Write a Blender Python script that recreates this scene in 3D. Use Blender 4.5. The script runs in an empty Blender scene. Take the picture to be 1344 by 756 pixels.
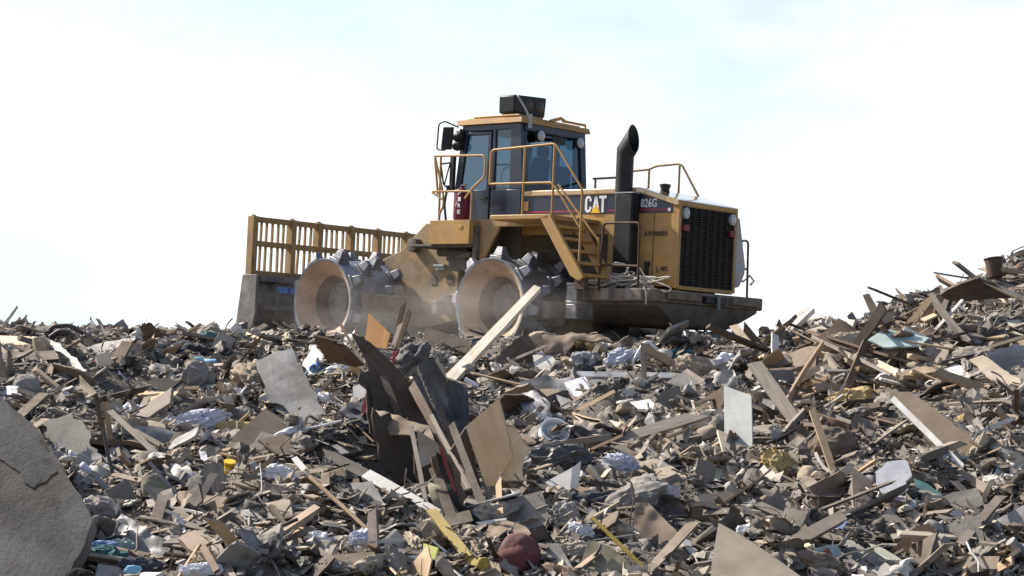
import bpy, bmesh, math, random
import numpy as np
from mathutils import Vector, Matrix, Euler
rnd = random.Random(7)
nrs = np.random.RandomState(11)
sc = bpy.context.scene
COL = sc.collection
R = math.radians

# ------------------------------------------------------------------ camera (at the world origin, eye 1.6 m above the road level)
F_PX = 2625.5526; PITCH = 0.0581
cam = bpy.data.cameras.new('camera'); cam.sensor_width = 36.0; cam.lens = F_PX / 1344 * 36
cam.clip_start = 0.1; cam.clip_end = 6000
camo = bpy.data.objects.new('camera', cam); COL.objects.link(camo)
camo.location = (0, 0, 0); camo.rotation_euler = (math.pi / 2 + PITCH, 0, 0); sc.camera = camo
CP, SP = math.cos(PITCH), math.sin(PITCH)
def ray(px, py):
    u = (px - 672) / F_PX; v = (378 - py) / F_PX
    r = np.array([u, CP - v * SP, SP + v * CP]); return r / r[1]          # per metre of distance
def to_px(p):
    zc = p[1] * CP + p[2] * SP
    return 672 + F_PX * p[0] / zc, 378 - F_PX * (-p[1] * SP + p[2] * CP) / zc

# ------------------------------------------------------------------ light
SUN_AZ = math.atan2(-0.87, 0.49); SUN_EL = R(43)
world = bpy.data.worlds.new('World'); sc.world = world; world.use_nodes = True
nt = world.node_tree; nt.nodes.clear()
out = nt.nodes.new('ShaderNodeOutputWorld'); bg = nt.nodes.new('ShaderNodeBackground'); bg.inputs[1].default_value = 0.12
sky = nt.nodes.new('ShaderNodeTexSky'); sky.sky_type = 'NISHITA'; sky.sun_disc = False
sky.sun_elevation = SUN_EL; sky.sun_rotation = SUN_AZ; sky.dust_density = 2.5; sky.air_density = .8
tc = nt.nodes.new('ShaderNodeTexCoord')
mp = nt.nodes.new('ShaderNodeMapping'); mp.inputs['Scale'].default_value = (1, 1, 2.6)
n1 = nt.nodes.new('ShaderNodeTexNoise'); n1.inputs['Scale'].default_value = 7; n1.inputs['Detail'].default_value = 7; n1.inputs['Roughness'].default_value = .6
sep = nt.nodes.new('ShaderNodeSeparateXYZ')
el = nt.nodes.new('ShaderNodeMapRange'); el.inputs[1].default_value = .09; el.inputs[2].default_value = .42; el.inputs[3].default_value = 1.0; el.inputs[4].default_value = -.1
ad = nt.nodes.new('ShaderNodeMath'); ad.operation = 'ADD'
rg = nt.nodes.new('ShaderNodeMapRange'); rg.inputs[1].default_value = .95; rg.inputs[2].default_value = 1.45; rg.clamp = True
mx = nt.nodes.new('ShaderNodeMix'); mx.data_type = 'RGBA'; mx.inputs[7].default_value = (5.7, 5.9, 6.0, 1)
n3 = nt.nodes.new('ShaderNodeTexNoise'); n3.inputs['Scale'].default_value = 3.2; n3.inputs['Detail'].default_value = 6; rc = nt.nodes.new('ShaderNodeMapRange'); rc.inputs[1].default_value = .44; rc.inputs[2].default_value = .62
mc_ = nt.nodes.new('ShaderNodeMix'); mc_.data_type = 'RGBA'; mc_.inputs[6].default_value = (5.7, 5.9, 6.0, 1); mc_.inputs[7].default_value = (4.9, 5.8, 6.15, 1)
L = nt.links.new
L(tc.outputs['Generated'], mp.inputs[0]); L(mp.outputs[0], n1.inputs['Vector']); L(tc.outputs['Generated'], sep.inputs[0])
L(mp.outputs[0], n3.inputs['Vector']); L(n3.outputs[0], rc.inputs[0]); L(rc.outputs[0], mc_.inputs[0]); L(mc_.outputs[2], mx.inputs[7]); L(sep.outputs[2], el.inputs[0]); dt = nt.nodes.new('ShaderNodeVectorMath'); dt.operation = 'DOT_PRODUCT'; dt.inputs[1].default_value = (math.sin(SUN_AZ * .6), math.cos(SUN_AZ * .6), 0)
am = nt.nodes.new('ShaderNodeMath'); am.operation = 'MULTIPLY_ADD'; am.inputs[1].default_value = .42; am.inputs[2].default_value = -.17
L(tc.outputs['Generated'], dt.inputs[0]); L(dt.outputs['Value'], am.inputs[0])
a0 = nt.nodes.new('ShaderNodeMath'); a0.operation = 'ADD'; L(am.outputs[0], a0.inputs[0]); L(n1.outputs[0], a0.inputs[1])
L(el.outputs[0], ad.inputs[0]); L(a0.outputs[0], ad.inputs[1]); L(ad.outputs[0], rg.inputs[0])
L(rg.outputs[0], mx.inputs[0]); L(sky.outputs[0], mx.inputs[6]); L(mx.outputs[2], bg.inputs[0]); L(bg.outputs[0], out.inputs[0])
sun = bpy.data.lights.new('sun', 'SUN'); sun.energy = 5.0; sun.angle = R(.53); sun.color = (1, .94, .85)
so = bpy.data.objects.new('sun', sun); COL.objects.link(so)
sd = Vector((math.sin(SUN_AZ) * math.cos(SUN_EL), math.cos(SUN_AZ) * math.cos(SUN_EL), math.sin(SUN_EL)))
so.rotation_euler = sd.to_track_quat('Z', 'Y').to_euler()
vs = sc.view_settings; vs.view_transform = 'Standard'; vs.look = 'None'; vs.exposure = 0.70; vs.gamma = 1; vs.use_curve_mapping = False
sc.cycles.max_bounces = 6; sc.cycles.diffuse_bounces = 3; sc.cycles.transparent_max_bounces = 12

# ------------------------------------------------------------------ helpers
def tag(o, label=None, cat=None, group=None, kind=None):
    if label: o['label'] = label
    if cat: o['category'] = cat
    if group: o['group'] = group
    o['kind'] = kind or 'thing'
    return o
def link(name, me, m=None, parent=None, smooth=35, bevel=0):
    o = bpy.data.objects.new(name, me); COL.objects.link(o)
    if m: me.materials.append(m)
    if smooth is None: me.shade_flat()
    else:
        me.shade_smooth(); me.set_sharp_from_angle(angle=R(smooth))
    if bevel:
        b = o.modifiers.new('bevel', 'BEVEL'); b.width = bevel; b.segments = 2; b.limit_method = 'ANGLE'; b.angle_limit = R(40)
    if parent: o.parent = parent
    return o
class MB:
    def __init__(s): s.v = []; s.f = []
    def add(s, vs, fs):
        n = len(s.v); s.v += [tuple(map(float, p)) for p in vs]; s.f += [tuple(n + i for i in f) for f in fs]; return s
    def hull(s, p):          # 8 points: bottom ring then top ring, both counter clockwise from above
        return s.add(p, [(3, 2, 1, 0), (4, 5, 6, 7), (0, 1, 5, 4), (1, 2, 6, 5), (2, 3, 7, 6), (3, 0, 4, 7)])
    def box(s, x0, x1, y0, y1, z0, z1):
        return s.hull([(x0, y0, z0), (x1, y0, z0), (x1, y1, z0), (x0, y1, z0), (x0, y0, z1), (x1, y0, z1), (x1, y1, z1), (x0, y1, z1)])
    def prism(s, poly, y0, y1, ax=1):
        def P(a, b, c): return (a, c, b) if ax == 1 else ((c, a, b) if ax == 0 else (a, b, c))
        n = len(poly); ar = sum(poly[i][0] * poly[(i + 1) % n][1] - poly[(i + 1) % n][0] * poly[i][1] for i in range(n))
        p = list(poly) if (ar > 0) != (ax == 1) else list(poly)[::-1]
        v = [P(a, b, y0) for a, b in p] + [P(a, b, y1) for a, b in p]
        f = [tuple(range(n))[::-1], tuple(range(n, 2 * n))] + [(i, (i + 1) % n, n + (i + 1) % n, n + i) for i in range(n)]
        return s.add(v, f)
    def bar(s, a, b, w, h, up=(0, 0, 1)):
        a, b = Vector(a), Vector(b); d = (b - a).normalized(); u = Vector(up)
        if abs(d.dot(u)) > .95: u = Vector((1, 0, 0))
        r = d.cross(u).normalized() * w / 2; t = r.cross(d).normalized() * h / 2
        q = [-r - t, r - t, r + t, -r + t]
        return s.add([a + k for k in q] + [b + k for k in q], [(3, 2, 1, 0), (4, 5, 6, 7), (0, 1, 5, 4), (1, 2, 6, 5), (2, 3, 7, 6), (3, 0, 4, 7)])
    def tube(s, pts, r, n=8, closed=False):
        pts = [Vector(p) for p in pts]; m = len(pts); rs = r if isinstance(r, (list, tuple)) else [r] * m
        v = []; u = None
        for i, p in enumerate(pts):
            if closed: d = (pts[(i + 1) % m] - pts[i - 1])
            else: d = pts[min(i + 1, m - 1)] - pts[max(i - 1, 0)]
            d = d.normalized() if d.length > 1e-9 else Vector((0, 0, 1))
            if u is None: u = d.orthogonal().normalized()
            u = (u - d * u.dot(d)); u = u.normalized() if u.length > 1e-6 else d.orthogonal().normalized()
            w = d.cross(u)
            for k in range(n):
                a = 2 * math.pi * k / n; v.append(p + (u * math.cos(a) + w * math.sin(a)) * rs[i])
        f = []
        for i in range(m if closed else m - 1):
            j = (i + 1) % m
            f += [(i * n + k, i * n + (k + 1) % n, j * n + (k + 1) % n, j * n + k) for k in range(n)]
        if not closed: f += [tuple(range(n))[::-1], tuple((m - 1) * n + k for k in range(n))]
        return s.add(v, f)
    def lathe(s, prof, c, n=48, ax=1, sgn=1):     # prof (radius, offset along axis)
        v = []
        for rad, off in prof:
            for k in range(n):
                a = 2 * math.pi * k / n; ca, sa = math.cos(a) * rad, math.sin(a) * rad
                v.append((c[0] + ca, c[1] + off * sgn, c[2] + sa) if ax == 1 else ((c[0] + off * sgn, c[1] + ca, c[2] + sa) if ax == 0 else (c[0] + ca, c[1] + sa, c[2] + off * sgn)))
        f = []
        for i in range(len(prof) - 1):
            f += [(i * n + k, i * n + (k + 1) % n, (i + 1) * n + (k + 1) % n, (i + 1) * n + k) for k in range(n)]
        if prof[0][0] > 1e-6: f.append(tuple(range(n))[::-1])
        if prof[-1][0] > 1e-6: f.append(tuple((len(prof) - 1) * n + k for k in range(n)))
        return s.add(v, f)
    def mesh(s, name):
        me = bpy.data.meshes.new(name); me.from_pydata(s.v, [], s.f)
        bm = bmesh.new(); bm.from_mesh(me); bmesh.ops.recalc_face_normals(bm, faces=bm.faces); bm.to_mesh(me); bm.free(); return me
    def build(s, name, m=None, parent=None, smooth=35, bevel=0):
        return link(name, s.mesh(name), m, parent, smooth, bevel)

# ------------------------------------------------------------------ noise (numpy value noise)
def _hash(i, j, k, seed):
    h = (i * 374761393 + j * 668265263 + k * 2147483647 + seed * 974634599) & 0xffffffff
    h = ((h ^ (h >> 13)) * 1274126177) & 0xffffffff; h = h ^ (h >> 16)
    return (h & 0xffff) / 65535.0
def vnoise(p, seed=0):
    p = np.asarray(p, float); i = np.floor(p).astype(np.int64); f = p - i; f = f * f * (3 - 2 * f)
    r = 0
    for a in (0, 1):
        for b in (0, 1):
            for c in (0, 1):
                w = (f[..., 0] if a else 1 - f[..., 0]) * (f[..., 1] if b else 1 - f[..., 1]) * (f[..., 2] if c else 1 - f[..., 2])
                r = r + w * _hash(i[..., 0] + a, i[..., 1] + b, i[..., 2] + c, seed)
    return r * 2 - 1
def n2(x, y, s, seed): return vnoise(np.stack([x / s, y / s, np.zeros_like(x) + seed * 1.7], -1), seed)

# ------------------------------------------------------------------ materials
DUST = (.30, .258, .205)
def mat(name, col, col2=None, scale=5, stretch=(1, 1, 1), rough=.8, metal=0, bump=.25, bscale=40, dust=.35, vary=.25, spots=None, spec=.3, fac=(.38, .62), stain=.4):
    m = bpy.data.materials.new(name); m.use_nodes = True; t = m.node_tree; N = t.nodes.new; K = t.links.new
    b = t.nodes['Principled BSDF']; b.inputs['Roughness'].default_value = rough; b.inputs['Metallic'].default_value = metal; b.inputs['Specular IOR Level'].default_value = spec
    co = N('ShaderNodeTexCoord'); mpn = N('ShaderNodeMapping'); mpn.inputs['Scale'].default_value = stretch; K(co.outputs['Object'], mpn.inputs[0])
    oi = N('ShaderNodeObjectInfo')
    off = N('ShaderNodeVectorMath'); off.operation = 'SCALE'; off.inputs[0].default_value = (7, 5, 3); K(oi.outputs['Random'], off.inputs['Scale'])
    K(off.outputs[0], mpn.inputs['Location'])
    na = N('ShaderNodeTexNoise'); na.inputs['Scale'].default_value = scale; na.inputs['Detail'].default_value = 8; na.inputs['Roughness'].default_value = .65; K(mpn.outputs[0], na.inputs['Vector'])
    r1 = N('ShaderNodeMapRange'); r1.inputs[1].default_value = fac[0]; r1.inputs[2].default_value = fac[1]; K(na.outputs[0], r1.inputs[0])
    mix = N('ShaderNodeMix'); mix.data_type = 'RGBA'; K(r1.outputs[0], mix.inputs[0])
    c2 = col2 or tuple(c * .6 for c in col)
    mix.inputs[6].default_value = (*col, 1); mix.inputs[7].default_value = (*c2, 1); last = mix.outputs[2]
    if vary:
        hv = N('ShaderNodeHueSaturation'); mr = N('ShaderNodeMapRange'); mr.inputs[3].default_value = 1 - vary; mr.inputs[4].default_value = 1 + vary
        K(oi.outputs['Random'], mr.inputs[0]); K(mr.outputs[0], hv.inputs['Value']); K(last, hv.inputs['Color']); last = hv.outputs[0]
    if stain:
        nst = N('ShaderNodeTexNoise'); nst.inputs['Scale'].default_value = 2.6; nst.inputs['Detail'].default_value = 9; nst.inputs['Roughness'].default_value = .68; nst.inputs['Distortion'].default_value = .6; K(mpn.outputs[0] if stretch == (1, 1, 1) else off.outputs[0], nst.inputs['Vector'])
        if stretch != (1, 1, 1):
            va = N('ShaderNodeVectorMath'); va.operation = 'ADD'; K(co.outputs['Object'], va.inputs[0]); K(off.outputs[0], va.inputs[1]); K(va.outputs[0], nst.inputs['Vector'])
        rs_ = N('ShaderNodeMapRange'); rs_.inputs[1].default_value = .47; rs_.inputs[2].default_value = .66; rs_.inputs[4].default_value = stain; K(nst.outputs[0], rs_.inputs[0])
        mst = N('ShaderNodeMix'); mst.data_type = 'RGBA'; K(rs_.outputs[0], mst.inputs[0]); K(last, mst.inputs[6]); mst.inputs[7].default_value = (*[c * .42 for c in c2], 1); last = mst.outputs[2]
    if spots:
        ns = N('ShaderNodeTexNoise'); ns.inputs['Scale'].default_value = spots[1]; ns.inputs['Detail'].default_value = 5; ns.inputs['Roughness'].default_value = .7; K(mpn.outputs[0], ns.inputs['Vector'])
        r2 = N('ShaderNodeMapRange'); r2.inputs[1].default_value = spots[2]; r2.inputs[2].default_value = spots[2] + .06; K(ns.outputs[0], r2.inputs[0])
        m2 = N('ShaderNodeMix'); m2.data_type = 'RGBA'; K(r2.outputs[0], m2.inputs[0]); K(last, m2.inputs[6]); m2.inputs[7].default_value = (*spots[0], 1); last = m2.outputs[2]
    if dust:
        g = N('ShaderNodeNewGeometry'); sp = N('ShaderNodeSeparateXYZ'); K(g.outputs['Normal'], sp.inputs[0])
        nd = N('ShaderNodeTexNoise'); nd.inputs['Scale'].default_value = 3.5; nd.inputs['Detail'].default_value = 9; nd.inputs['Roughness'].default_value = .7; K(g.outputs['Position'], nd.inputs['Vector'])
        rn = N('ShaderNodeMapRange'); rn.inputs[1].default_value = -.3; rn.inputs[2].default_value = .9; rn.inputs[3].default_value = .25; rn.inputs[4].default_value = 1; K(sp.outputs[2], rn.inputs[0])
        rd = N('ShaderNodeMapRange'); rd.inputs[1].default_value = .35; rd.inputs[2].default_value = .7; rd.inputs[4].default_value = min(1, dust * 1.8); K(nd.outputs[0], rd.inputs[0])
        mu = N('ShaderNodeMath'); mu.operation = 'MULTIPLY'; K(rn.outputs[0], mu.inputs[0]); K(rd.outputs[0], mu.inputs[1])
        m3 = N('ShaderNodeMix'); m3.data_type = 'RGBA'; K(mu.outputs[0], m3.inputs[0]); K(last, m3.inputs[6]); m3.inputs[7].default_value = (*DUST, 1); last = m3.outputs[2]
    K(last, b.inputs['Base Color'])
    if bump:
        nb = N('ShaderNodeTexNoise'); nb.inputs['Scale'].default_value = bscale; nb.inputs['Detail'].default_value = 10; nb.inputs['Roughness'].default_value = .72; K(mpn.outputs[0], nb.inputs['Vector'])
        bp = N('ShaderNodeBump'); bp.inputs['Strength'].default_value = bump; bp.inputs['Distance'].default_value = .007; K(nb.outputs[0], bp.inputs['Height']); K(bp.outputs[0], b.inputs['Normal'])
    return m
GR = (1, 14, 14)     # wood grain runs along local x
M = {}
def dm(k, *a, **kw): M[k] = mat(k, *a, **kw)
dm('concrete', (.34, .33, .31), (.17, .165, .155), scale=2.6, bump=.7, bscale=30, dust=.2, fac=(.4, .6), spots=((.10, .098, .095), 7, .64))
dm('concrete_dark', (.205, .19, .168), (.115, .105, .092), scale=2.2, bump=.9, bscale=30, dust=.2, fac=(.36, .64), stain=.7, spots=((.06, .055, .05), 3.4, .62))
dm('panel_pale', (.56, .57, .53), (.42, .44, .42), scale=3, dust=.2, vary=0, spots=((.30, .31, .30), 6, .64))
dm('tarp_dark', (.06, .06, .063), (.12, .12, .12), scale=5, rough=.75, dust=.4, vary=.1)
dm('rack_paint', (.36, .225, .08), (.27, .17, .075), scale=4, rough=.7, dust=.3, vary=0, spots=((.12, .08, .05), 6, .62))
dm('drywall', (.66, .64, .59), (.5, .47, .42), scale=5, dust=.35, spots=((.33, .29, .24), 7, .64))
dm('whitepaint', (.80, .78, .73), (.66, .62, .56), scale=4, dust=.15, vary=.08, spots=((.4, .33, .25), 12, .68))
dm('wood_grey', (.29, .25, .21), (.17, .14, .115), scale=4, stretch=GR, dust=.3)
dm('wood_tan', (.47, .34, .21), (.33, .22, .13), scale=4, stretch=GR, dust=.25)
dm('wood_cream', (.68, .56, .40), (.52, .40, .26), scale=4, stretch=GR, dust=.2)
dm('wood_brown', (.17, .105, .065), (.09, .055, .035), scale=4, stretch=GR, dust=.25)
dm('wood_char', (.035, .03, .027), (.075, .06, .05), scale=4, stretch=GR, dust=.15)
dm('ply_orange', (.50, .25, .075), (.40, .18, .05), scale=2, stretch=(1, 5, 5), dust=.1, vary=0, rough=.6, stain=.18)
dm('ply_tan', (.52, .37, .22), (.45, .31, .175), scale=2, stretch=(1, 6, 6), dust=.15, vary=.08, rough=.65, stain=.18)
dm('cardboard', (.25, .185, .125), (.17, .12, .08), scale=3, dust=.3)
dm('cardboard_pale', (.40, .335, .255), (.29, .235, .17), scale=3, dust=.3)
dm('plastic_white', (.82, .82, .82), (.68, .68, .70), scale=5, rough=.45, dust=.12, vary=.05, stain=.18)
dm('plastic_black', (.022, .022, .025), (.05, .05, .055), scale=5, rough=.38, dust=.22, vary=.2, spec=.5)
dm('plastic_grey', (.30, .30, .31), (.2, .2, .205), scale=5, rough=.5, dust=.25)
dm('plastic_lav', (.58, .59, .66), (.43, .44, .52), scale=5, rough=.5, dust=.15, vary=.05)
dm('cloth_grey', (.34, .32, .30), (.23, .21, .19), scale=6, rough=.95, dust=.3, bump=.4, bscale=90)
dm('cloth_beige', (.44, .36, .26), (.30, .23, .16), scale=6, rough=.95, dust=.25, bump=.4, bscale=90)
dm('cloth_brown', (.20, .14, .095), (.12, .085, .06), scale=6, rough=.95, dust=.3, bump=.4, bscale=90)
dm('cloth_navy', (.045, .05, .075), (.028, .032, .05), scale=6, rough=.95, dust=.2, vary=.1)
dm('cloth_teal', (.05, .17, .19), (.03, .10, .12), scale=6, rough=.95, dust=.15, vary=.1)
dm('cloth_blue', (.25, .35, .62), (.16, .23, .45), scale=6, rough=.9, dust=.15, vary=.1)
dm('cloth_darkred', (.16, .045, .045), (.10, .03, .03), scale=8, rough=.95, dust=.2, vary=.1)
dm('red', (.34, .04, .05), (.24, .03, .035), rough=.6, dust=.1, vary=.1)
dm('yellow', (.82, .50, .03), (.72, .40, .02), rough=.5, dust=.06, vary=.05, stain=.18)
dm('yellow_olive', (.44, .33, .05), (.32, .22, .035), rough=.6, dust=.2, vary=.05)
dm('lime', (.50, .52, .12), (.40, .42, .10), rough=.6, dust=.1, vary=.05)
dm('blue', (.06, .26, .62), (.04, .2, .5), rough=.45, dust=.1, vary=.05, stain=.18)
dm('blue_pale', (.30, .58, .78), (.24, .5, .7), rough=.4, dust=.1, vary=.05, stain=.18)
dm('orange', (.72, .30, .03), (.62, .24, .02), rough=.5, dust=.06, vary=.05, stain=.18)
dm('teal', (.42, .54, .53), (.30, .43, .43), scale=4, dust=.3, vary=.05)
dm('teal_dark', (.05, .16, .16), (.04, .11, .12), scale=4, dust=.15, vary=.05)
dm('green_pale', (.52, .53, .42), (.40, .41, .32), scale=4, dust=.25, vary=.05)
dm('green_leaf', (.07, .11, .03), (.04, .07, .02), rough=.7, dust=.1, vary=.15)
dm('foam', (.56, .43, .20), (.42, .30, .12), scale=7, rough=.95, bump=.8, bscale=50, dust=.25, vary=.12)
dm('insulation', (.58, .50, .38), (.40, .33, .24), scale=8, rough=1, bump=.9, bscale=45, dust=.3, vary=.1)
dm('olive', (.30, .27, .18), (.2, .18, .12), scale=4, dust=.25, vary=.1)
dm('metal_grey', (.34, .34, .35), (.22, .22, .225), scale=6, rough=.5, metal=.5, dust=.25)
dm('metal_dark', (.06, .06, .065), (.10, .085, .07), scale=6, rough=.55, metal=.3, dust=.2)
dm('rust', (.085, .045, .03), (.05, .03, .022), scale=6, rough=.85, dust=.2)  # rust, darkened to carry the shade on the bucket's near side
dm('speckled', (.70, .70, .70), (.58, .58, .59), scale=9, dust=.1, vary=0, spots=((.22, .21, .2), 28, .61))
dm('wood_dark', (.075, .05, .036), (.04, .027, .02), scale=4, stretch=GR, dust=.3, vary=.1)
dm('white_wood', (.76, .70, .60), (.60, .51, .39), scale=3, stretch=GR, dust=.12, vary=0, spots=((.42, .33, .22), 7, .68))
dm('brick', (.22, .135, .10), (.15, .095, .07), rough=.95, dust=.35)
dm('twig', (.10, .075, .055), (.06, .045, .035), dust=.1)
# machine paint
dm('paint_yellow', (.51, .285, .07), (.42, .235, .065), scale=2.2, rough=.55, dust=.4, vary=0, bump=.1, bscale=14, spots=((.19, .12, .065), 5, .66))
dm('front_paint', (.34, .215, .085), (.22, .16, .10), scale=3, rough=.75, dust=.75, vary=0, bump=.3, bscale=14, spots=((.15, .11, .08), 4, .57))
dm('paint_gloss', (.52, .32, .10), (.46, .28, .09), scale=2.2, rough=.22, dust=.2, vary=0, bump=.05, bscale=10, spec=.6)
dm('paint_yellow_worn', (.42, .245, .08), (.30, .19, .09), scale=3, rough=.7, dust=.55, vary=0, bump=.2, bscale=14, spots=((.17, .11, .07), 4, .60))
dm('paint_navy', (.016, .024, .045), (.022, .03, .05), scale=2, rough=.3, dust=.05, vary=0, bump=.03, bscale=10, spec=.5, stain=.18)
dm('paint_black', (.010, .010, .012), (.022, .021, .02), scale=4, rough=.5, dust=.07, vary=0, stain=.18)
dm('black_rubber', (.016, .016, .017), (.025, .025, .025), rough=.75, dust=.15, vary=0)
dm('drum_paint', (.55, .39, .27), (.43, .28, .18), scale=2.6, rough=.75, dust=.4, vary=0, bump=.35, bscale=24, spots=((.27, .17, .12), 5, .60))
dm('drum_steel', (.42, .45, .50), (.24, .255, .285), scale=3.5, rough=.42, metal=.6, dust=.4, vary=0, bump=.3, bscale=18, spots=((.20, .19, .19), 5, .62))
dm('tip_steel', (.27, .29, .335), (.15, .155, .17), scale=7, rough=.5, metal=.5, dust=.45, vary=.1, bump=.3, bscale=20)
dm('hub_dirt', (.27, .24, .22), (.17, .15, .14), scale=9, rough=.95, dust=.4, vary=0, bump=1, bscale=22)
dm('frame_dirt', (.15, .125, .10), (.085, .07, .058), scale=4, rough=.9, dust=.4, vary=0, bump=.6, bscale=14)
dm('blade_steel', (.24, .22, .205), (.13, .115, .105), scale=5, rough=.7, metal=.2, dust=.3, vary=0, bump=.4, bscale=14, spots=((.13, .09, .07), 4, .6))
dm('deck_rust', (.27, .21, .155), (.15, .105, .075), scale=4, rough=.9, dust=.35, vary=0, bump=.5, bscale=16, spots=((.28, .13, .05), 5, .64))
dm('grey_panel', (.46, .47, .48), (.38, .39, .40), rough=.6, dust=.2, vary=0)
dm('lens', (.55, .56, .57), (.44, .44, .45), rough=.15, dust=.1, vary=0, bump=0, spec=.6, stain=.18)
dm('red_lens', (.22, .015, .02), (.16, .012, .018), rough=.3, dust=.1, vary=0, bump=0, stain=.18)
dm('white_mark', (.80, .80, .80), (.72, .72, .72), rough=.5, dust=.05, vary=0, bump=0, stain=.18)
dm('yellow_mark', (.80, .52, .03), (.76, .48, .02), rough=.5, dust=.05, vary=0, bump=0, stain=.18)
dm('red_mark', (.42, .04, .08), (.38, .03, .07), rough=.5, dust=.05, vary=0, bump=0, stain=.18)
dm('black_mark', (.03, .025, .02), (.05, .04, .03), rough=.6, dust=.05, vary=0, bump=0)
dm('ext_red', (.16, .012, .025), (.12, .01, .02), rough=.35, dust=.12, vary=0, bump=.05, stain=.18)
dm('seat_fabric', (.03, .03, .033), (.04, .04, .042), rough=.9, dust=.1, vary=0)
dm('rope', (.62, .57, .50), (.46, .41, .35), rough=.9, dust=.2, vary=0)
g = bpy.data.materials.new('cab_glass'); g.use_nodes = True; t = g.node_tree; t.nodes.remove(t.nodes['Principled BSDF'])
tr = t.nodes.new('ShaderNodeBsdfTransparent'); tr.inputs[0].default_value = (.43, .55, .61, 1)
gl = t.nodes.new('ShaderNodeBsdfGlossy'); gl.inputs['Roughness'].default_value = .06; gl.inputs[0].default_value = (.9, .95, 1, 1)
fr = t.nodes.new('ShaderNodeLayerWeight'); fr.inputs[0].default_value = .12
mh = t.nodes.new('ShaderNodeMath'); mh.operation = 'MULTIPLY_ADD'; mh.inputs[1].default_value = .35; mh.inputs[2].default_value = .05; t.links.new(fr.outputs['Facing'], mh.inputs[0])
ms = t.nodes.new('ShaderNodeMixShader'); t.links.new(mh.outputs[0], ms.inputs[0]); t.links.new(tr.outputs[0], ms.inputs[1]); t.links.new(gl.outputs[0], ms.inputs[2]); t.links.new(ms.outputs[0], t.nodes['Material Output'].inputs[0])
M['glass'] = g
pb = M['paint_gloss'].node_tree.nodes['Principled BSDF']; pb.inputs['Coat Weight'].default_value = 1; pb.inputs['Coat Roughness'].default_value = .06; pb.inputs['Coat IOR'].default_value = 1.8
# ------------------------------------------------------------------ the landfill compactor
YAW, MP_, MR_, ART = 2.4137, -0.0473, 0.0168, -0.0272
TLOC = (-0.5068, 33.0676, 0.8397)
RM = Matrix.Rotation(YAW, 3, 'Z') @ Matrix.Rotation(MP_, 3, 'Y') @ Matrix.Rotation(MR_, 3, 'X')
comp = bpy.data.objects.new('landfill_compactor', None); COL.objects.link(comp); comp.empty_display_size = .3
comp.matrix_world = Matrix.Translation(TLOC) @ RM.to_4x4()
tag(comp, 'large dusty yellow landfill compactor with spiked steel drums and a dark cab on the crest', 'compactor')
Y_, W_, NV, BK = M['paint_yellow'], M['paint_yellow_worn'], M['paint_navy'], M['paint_black']
def part(mb, name, m, parent=None, smooth=35, bevel=.008, front=False):
    o = mb.build(name, m, parent or comp, smooth, bevel)
    if front: o.rotation_euler.z = ART
    return o
def arc(cx, cz, r, a0, a1, n): return [(cx + r * math.cos(R(a0 + (a1 - a0) * i / n)), cz + r * math.sin(R(a0 + (a1 - a0) * i / n))) for i in range(n + 1)]
def rounded(pts, r, n=4):           # round the corners of a polyline in 3D
    P = [Vector(p) for p in pts]; o = [P[0]]
    for i in range(1, len(P) - 1):
        a, b, c = P[i - 1], P[i], P[i + 1]; d1 = (a - b); d2 = (c - b); k = min(r, d1.length * .45, d2.length * .45)
        p, q = b + d1.normalized() * k, b + d2.normalized() * k
        for j in range(n + 1):
            u = j / n; o.append(p.lerp(b, u).lerp(b.lerp(q, u), u))
    o.append(P[-1]); return o

dm('deck_top', (.34, .31, .27), (.20, .16, .13), scale=4, rough=.95, dust=.5, vary=0, bump=.6, bscale=16)
dm('recess_dirt_shade', (.20, .145, .105), (.13, .095, .072), scale=5, rough=.95, dust=.2, vary=0, bump=.6, bscale=24)  # dirt brown with the shade of the recess darkened into it
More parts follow.
